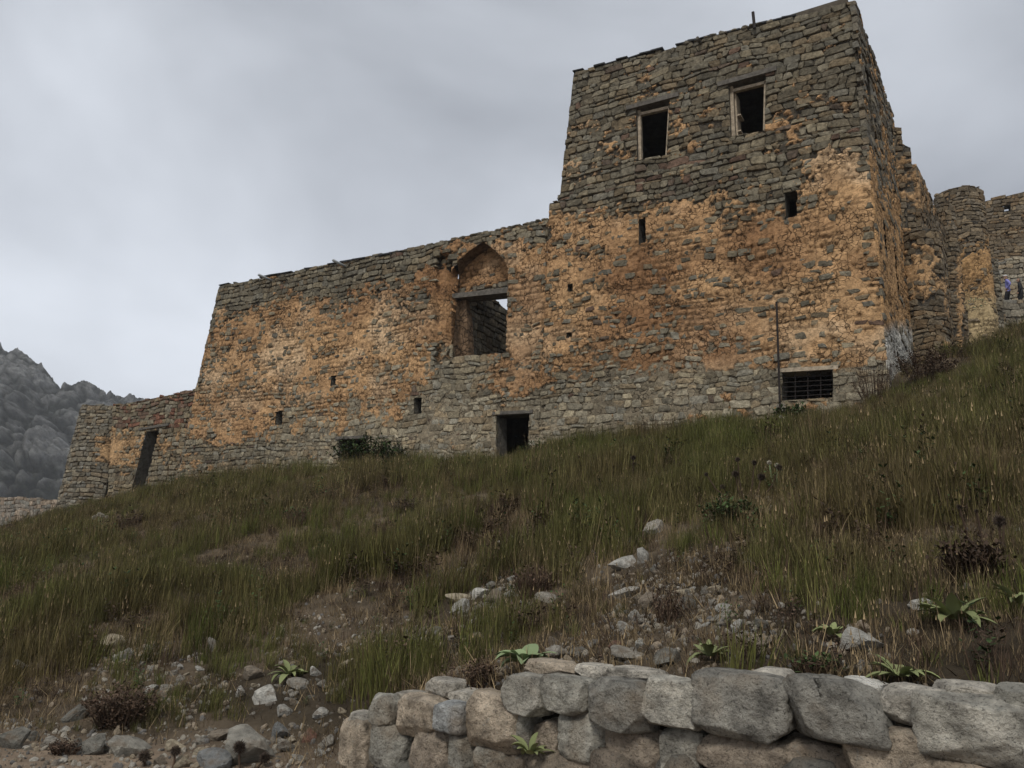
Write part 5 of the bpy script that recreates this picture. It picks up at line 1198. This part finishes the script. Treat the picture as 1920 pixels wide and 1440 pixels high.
shrub(330, 930, 46, 28, 'small dark green bush at the foot of the wing corner', M_DG, 30, 22, 4, 0.06, off=foot_fac(335, 918, 0.5))
shrub(1230, 812, 110, 56, 'thin dry brown weeds against the pale footing stones', M_BRN, 60, 12, 5, 0.03, off=foot_fac(1235, 806, 0.4))
shrub(1640, 745, 90, 90, 'tall dry reddish-brown weeds at the tower corner', M_BRN, 70, 14, 6, 0.03, off=foot_fac(1640, 738, 0.5))
shrub(1730, 690, 120, 70, 'dark tangled brown bramble below the whitewashed corner patch', M_BRN, 120, 24, 7, 0.045, off=np.array([*at(1735, 680, 17.2)[:2], gz(*at(1735, 680, 17.2)[:2])]))
shrub(1830, 680, 110, 50, 'dark brown brush below the round turret', M_BRN, 90, 18, 8, 0.05, off=np.array([*at(1830, 680, 19.0)[:2], gz(*at(1830, 680, 19.0)[:2])]))
shrub(760, 962, 70, 34, 'dark purple-brown dead shrub low in the mid slope grass', M_HEAD, 50, 20, 9, 0.03)
shrub(560, 985, 80, 40, 'dark grassy tussock below a straw-coloured patch', M_DG, 80, 4, 10, 0.04)
shrub(1370, 990, 130, 60, 'dark leafy clump under the globe thistles', M_DG, 70, 24, 11, 0.04)
shrub(1000, 1118, 90, 62, 'dense dark dry tussock above the pale rocks', M_BRN, 150, 3, 12, 0.03)
shrub(225, 1360, 150, 80, 'dry brown leafy shrub beside the gravel path', M_BRN, 80, 30, 13, 0.03)
shrub(1250, 1170, 70, 80, 'sparse reddish dead weed standing in the rubble patch', M_BRN, 26, 10, 14, 0.025)
shrub(905, 1290, 60, 46, 'small dark weed in the gap behind the wall blocks', M_BRN, 40, 16, 15, 0.025)
shrub(1530, 1262, 90, 30, 'dark green grassy tuft on top of the biggest dark block', M_DG, 90, 3, 16, 0.03)
shrub(1830, 1090, 130, 90, 'dark dry brush on the steep grass bank', M_BRN, 80, 14, 17, 0.035)
shrub(120, 1415, 60, 26, 'low dark dead tussock at the gravel edge', M_BRN, 70, 6, 18, 0.02)
def thistle(px, py, heads, label, dark, seed):
    """heads: (dx px, dy px above the foot, radius px)"""
    g = on_ground(px, py); dz = float(g @ FW); r = random.Random(seed); t = root_at('globe_thistle', g, label, 'thistle')
    st = MB(); k = dz / F
    for dx, dy, rp in heads:
        tip = np.array([dx * k, r.uniform(-.05, .05), dy * k]); b0 = np.array([dx * k * 0.2, 0, -0.03]); md = (b0 + tip) / 2 + np.array([dx * k * 0.15, 0, 0])
        st.tube([b0, md, tip], [0.011, 0.009, 0.007], 5, cap=False)
        V, Fc = [], []; R_ = 0.85 * rp * k
        for q in range(150):     # a ball of spiny florets
            z_ = 1 - 2 * (q + .5) / 150; a = q * 2.39996; d = np.array([math.sqrt(1-z_*z_)*math.cos(a), math.sqrt(1-z_*z_)*math.sin(a), z_]); s1 = np.cross(d, [0.3, 0.5, 0.8]); s1 /= np.linalg.norm(s1); s2 = np.cross(d, s1)
            b = len(V); w_ = R_ * 0.13; i_ = R_ * 0.55
            V += [tuple(tip + d*i_ + s1*w_), tuple(tip + d*i_ - s1*w_*.5 + s2*w_*.87), tuple(tip + d*i_ - s1*w_*.5 - s2*w_*.87), tuple(tip + d*R_*r.uniform(.8, 1.35))]
            Fc += [(b, b+1, b+3), (b+1, b+2, b+3), (b+2, b, b+3), (b, b+2, b+1)]
        mesh_obj('flower_head', V, Fc, M_HEAD if dark else M_HEADP, t)
    st.build('stem', M_BRN if dark else M_FELT, t)
thistle(1400, 945, [(-22, 55, 8), (-18, 82, 6), (14, 78, 6), (28, 52, 9), (-75, 52, 5), (62, 72, 7), (-45, 30, 6)], 'cluster of dark brown globe thistle heads on the mid slope', True, 1)
thistle(1458, 925, [(-12, 58, 5), (-2, 52, 5)], 'pair of pale ring-like thistle heads beside the dark globes', False, 2)
thistle(1875, 1040, [(0, 62, 13)], 'single large dark globe thistle head on a long stalk', True, 3)
thistle(1862, 860 + 200, [(-60, 105, 6), (-20, 100, 5), (30, 80, 5)], 'thin dark thistle stalks with small heads on the steep bank', True, 4)
thistle(186, 985, [(-12, 14, 5), (-4, 20, 5), (4, 18, 5), (12, 16, 4)], 'pale thistle cluster near the annex end of the slope', False, 5)
thistle(40, 1010, [(-10, 8, 4), (12, 12, 4)], 'pale curled thistle pair close to the low field wall', False, 6)
thistle(1467, 800, [(-3, 18, 4), (4, 16, 4)], 'tiny pale thistle pair below the iron pole', False, 7)
thistle(275, 1438, [(-4, 20, 14)], 'dark prickly thistle ball at the gravel path edge', True, 8)
thistle(325, 1440, [(0, 30, 12)], 'dark prickly thistle ball next to the blue-grey slab', True, 9)
thistle(455, 1445, [(-12, 40, 14), (36, 22, 12)], 'pair of dark prickly thistle balls before the speckled boulder', True, 10)
thistle(1185, 900, [(2, 42, 6), (4, 30, 5)], 'lone dark thistle head above the green grass band', True, 11)

# ================================================================== people
def person(foot, height, face, label, shirt, trousers, pose, cap=None):
    """a walking figure grown around a skeleton, as one body"""
    H = height
    J = {'pelvis': (0,0,.53), 'waist': (0,-.004,.61), 'chest': (0.0,.01,.73), 'neck': (0,.012,.835), 'head0': (0,.02,.875), 'head1': (0,.028,.935), 'head2': (0,.024,.985)}
    Rr = {'pelvis': .085, 'waist': .075, 'chest': .095, 'neck': .032, 'head0': .042, 'head1': .054, 'head2': .034}
    E = [('pelvis','waist'),('waist','chest'),('chest','neck'),('neck','head0'),('head0','head1'),('head1','head2')]
    for s, nm in ((-1,'l'),(1,'r')):
        pl = pose[nm]
        for k, (p, rad) in {'sho': (((s*.105), .0, .80), .045), 'elb': (pl['elb'], .030), 'wri': (pl['wri'], .022), 'hand': (pl['hand'], .024), 'hip': ((s*.05, 0, .50), .066), 'kne': (pl['kne'], .045), 'ank': (pl['ank'], .028), 'toe': (pl['toe'], .024)}.items():
            J[k+nm] = p; Rr[k+nm] = rad
        E += [('chest','sho'+nm),('sho'+nm,'elb'+nm),('elb'+nm,'wri'+nm),('wri'+nm,'hand'+nm),('pelvis','hip'+nm),('hip'+nm,'kne'+nm),('kne'+nm,'ank'+nm),('ank'+nm,'toe'+nm)]
    ks = list(J); me = bpy.data.meshes.new('skeleton'); me.from_pydata([[c*H for c in J[k]] for k in ks], [(ks.index(a), ks.index(b)) for a, b in E], [])
    ob = bpy.data.objects.new('skeleton', me); COL.objects.link(ob)
    sk = ob.modifiers.new('skin', 'SKIN'); sv = me.skin_vertices[0].data
    for i, k in enumerate(ks): sv[i].radius = (Rr[k]*H*(1.0 if k not in ('chest','pelvis','waist') else 1.15), Rr[k]*H*(1.0 if k not in ('chest','pelvis','waist') else 0.75)); sv[i].use_root = (k == 'pelvis')
    ss = ob.modifiers.new('sub', 'SUBSURF'); ss.levels = ss.render_levels = 2
    dg = bpy.context.evaluated_depsgraph_get(); ev = ob.evaluated_get(dg); em = bpy.data.meshes.new_from_object(ev)
    bpy.data.objects.remove(ob)
    o = bpy.data.objects.new('person', em); COL.objects.link(o)
    skin_ = surf_mat('skin', (0.36, 0.22, 0.15), 0.1, 8, 20, 0.001, 0.6)
    mats = [shirt, trousers, skin_, surf_mat('dark_hair', (0.02, 0.016, 0.013), 0.2, 20, 60, 0.004), surf_mat('shoe_leather', (0.02, 0.02, 0.02), 0.2, 10, 30, 0.002)]
    em.materials.clear(); [em.materials.append(m) for m in mats]
    segs = [(np.array(J[a])*H, np.array(J[b])*H, a, b) for a, b in E]
    for p in em.polygons:
        c = np.array(p.center); best, nm = 9, None
        for a, b, na_, nb_ in segs:
            d = b - a; t = np.clip((c - a) @ d / (d @ d), 0, 1); r_ = np.linalg.norm(c - a - d*t)
            if r_ < best: best, nm = r_, (na_, nb_, t)
        z = c[2] / H; i = 0
        if nm[1].startswith(('kne', 'ank')) or z < 0.50: i = 1
        if nm[1].startswith('toe'): i = 4
        if nm[1].startswith('hand') or nm[0] in ('neck',) or nm[0].startswith('head'): i = 2
        if nm[0].startswith('head') and (z > 0.955 or c[1] < -0.002*H): i = 3
        p.material_index = i; p.use_smooth = True
    o.location = tuple(foot); o.rotation_euler = (0, 0, face); tag(o, label, 'person')
    # face: nose, ears and eyes are small children of the head
    mb = MB(); hy = .028*H + .05*H
    mb.box((0, hy, .922*H), (.006*H, 0, 0), (0, .012*H, 0), (0, 0, .014*H)); 
    for s in (-1, 1): mb.box((s*.053*H, .026*H, .928*H), (.005*H, 0, 0), (0, .012*H, 0), (0, 0, .017*H))
    n_ = mb.build('nose_and_ears', skin_); n_.parent = o
    if cap:
        V = []; Fc = []; n = 16
        for k in range(5):
            a = k / 4 * math.pi / 2
            V += [(math.cos(a)*.058*H*math.cos(2*math.pi*j/n), .026*H + math.cos(a)*.060*H*math.sin(2*math.pi*j/n), .958*H + .042*H*math.sin(a)) for j in range(n)]
        Fc = [(k*n+j, k*n+(j+1) % n, (k+1)*n+(j+1) % n, (k+1)*n+j) for k in range(4) for j in range(n)]
        b = len(V); V += [(.045*H*math.cos(t), .07*H + .055*H*math.sin(t), .957*H) for t in np.linspace(0, math.pi, 9)] + [(.045*H, .05*H, .962*H), (-.045*H, .05*H, .962*H)]
        Fc += [tuple(range(b, b+9)) + (b+10, b+9)]
        mesh_obj('cap', V, Fc, cap, o, None, True)
    return o
walk = {'l': {'elb': (-.19,-.06,.665), 'wri': (-.115,.02,.56), 'hand': (-.085,.05,.545), 'kne': (-.055,.07,.29), 'ank': (-.055,.02,.045), 'toe': (-.058,.105,.02)},
        'r': {'elb': (.20,-.05,.67), 'wri': (.125,.02,.565), 'hand': (.09,.045,.55), 'kne': (.06,.02,.285), 'ank': (.06,-.07,.05), 'toe': (.065,.01,.02)}}
m_l = surf_mat('lilac_shirt', (0.22, 0.22, 0.50), 0.2, 6, 20, 0.01, 0.9); m_k = surf_mat('black_cloth', (0.015, 0.015, 0.017), 0.2, 6, 20, 0.01, 0.9); m_j = surf_mat('dark_jacket', (0.022, 0.022, 0.024), 0.2, 6, 20, 0.01, 0.8)
m_cap = surf_mat('white_cap', (0.6, 0.58, 0.55), 0.1, 6, 20, 0.004, 0.9)
zt = zs - 0.04
pf = at(1893, 580, 36.2); person((pf[0], pf[1], zt), 1.70, R(60), 'person in a lilac shirt, dark trousers and white cap climbing with hand on hip', m_l, m_k, walk, m_cap)
walk2 = {'l': {'elb': (-.17,-.02,.65), 'wri': (-.16,.05,.51), 'hand': (-.155,.065,.465), 'kne': (-.055,.04,.285), 'ank': (-.055,-.03,.045), 'toe': (-.058,.05,.02)}, 'r': {'elb': (.17,.0,.65), 'wri': (.165,.06,.52), 'hand': (.16,.075,.475), 'kne': (.06,.06,.29), 'ank': (.06,.05,.05), 'toe': (.065,.13,.02)}}
pf = at(1917, 580, 36.4); person((pf[0], pf[1], zt), 1.68, R(50), 'person in a dark jacket following the lilac shirt up the step', m_j, m_k, walk2)

# ================================================================== haze
mh = bpy.data.materials.new('mist'); mh.use_nodes = True; t = mh.node_tree; t.nodes.clear()
oh = nd(t, 'ShaderNodeOutputMaterial'); pv = nd(t, 'ShaderNodeVolumePrincipled', inp={'Color': (0.86, 0.89, 0.93, 1), 'Density': 0.0004, 'Anisotropy': 0.2}); t.links.new(pv.outputs[0], oh.inputs['Volume'])
mb = MB(); mb.hexa([(-1700, -1000, -60), (1700, -1000, -60), (1700, 2300, -60), (-1700, 2300, -60), (-1700, -1000, 190), (1700, -1000, 190), (1700, 2300, 190), (-1700, 2300, 190)])
hz = mb.build('haze', mh); tag(hz, 'thin mist over the whole valley', 'haze', kind='stuff')
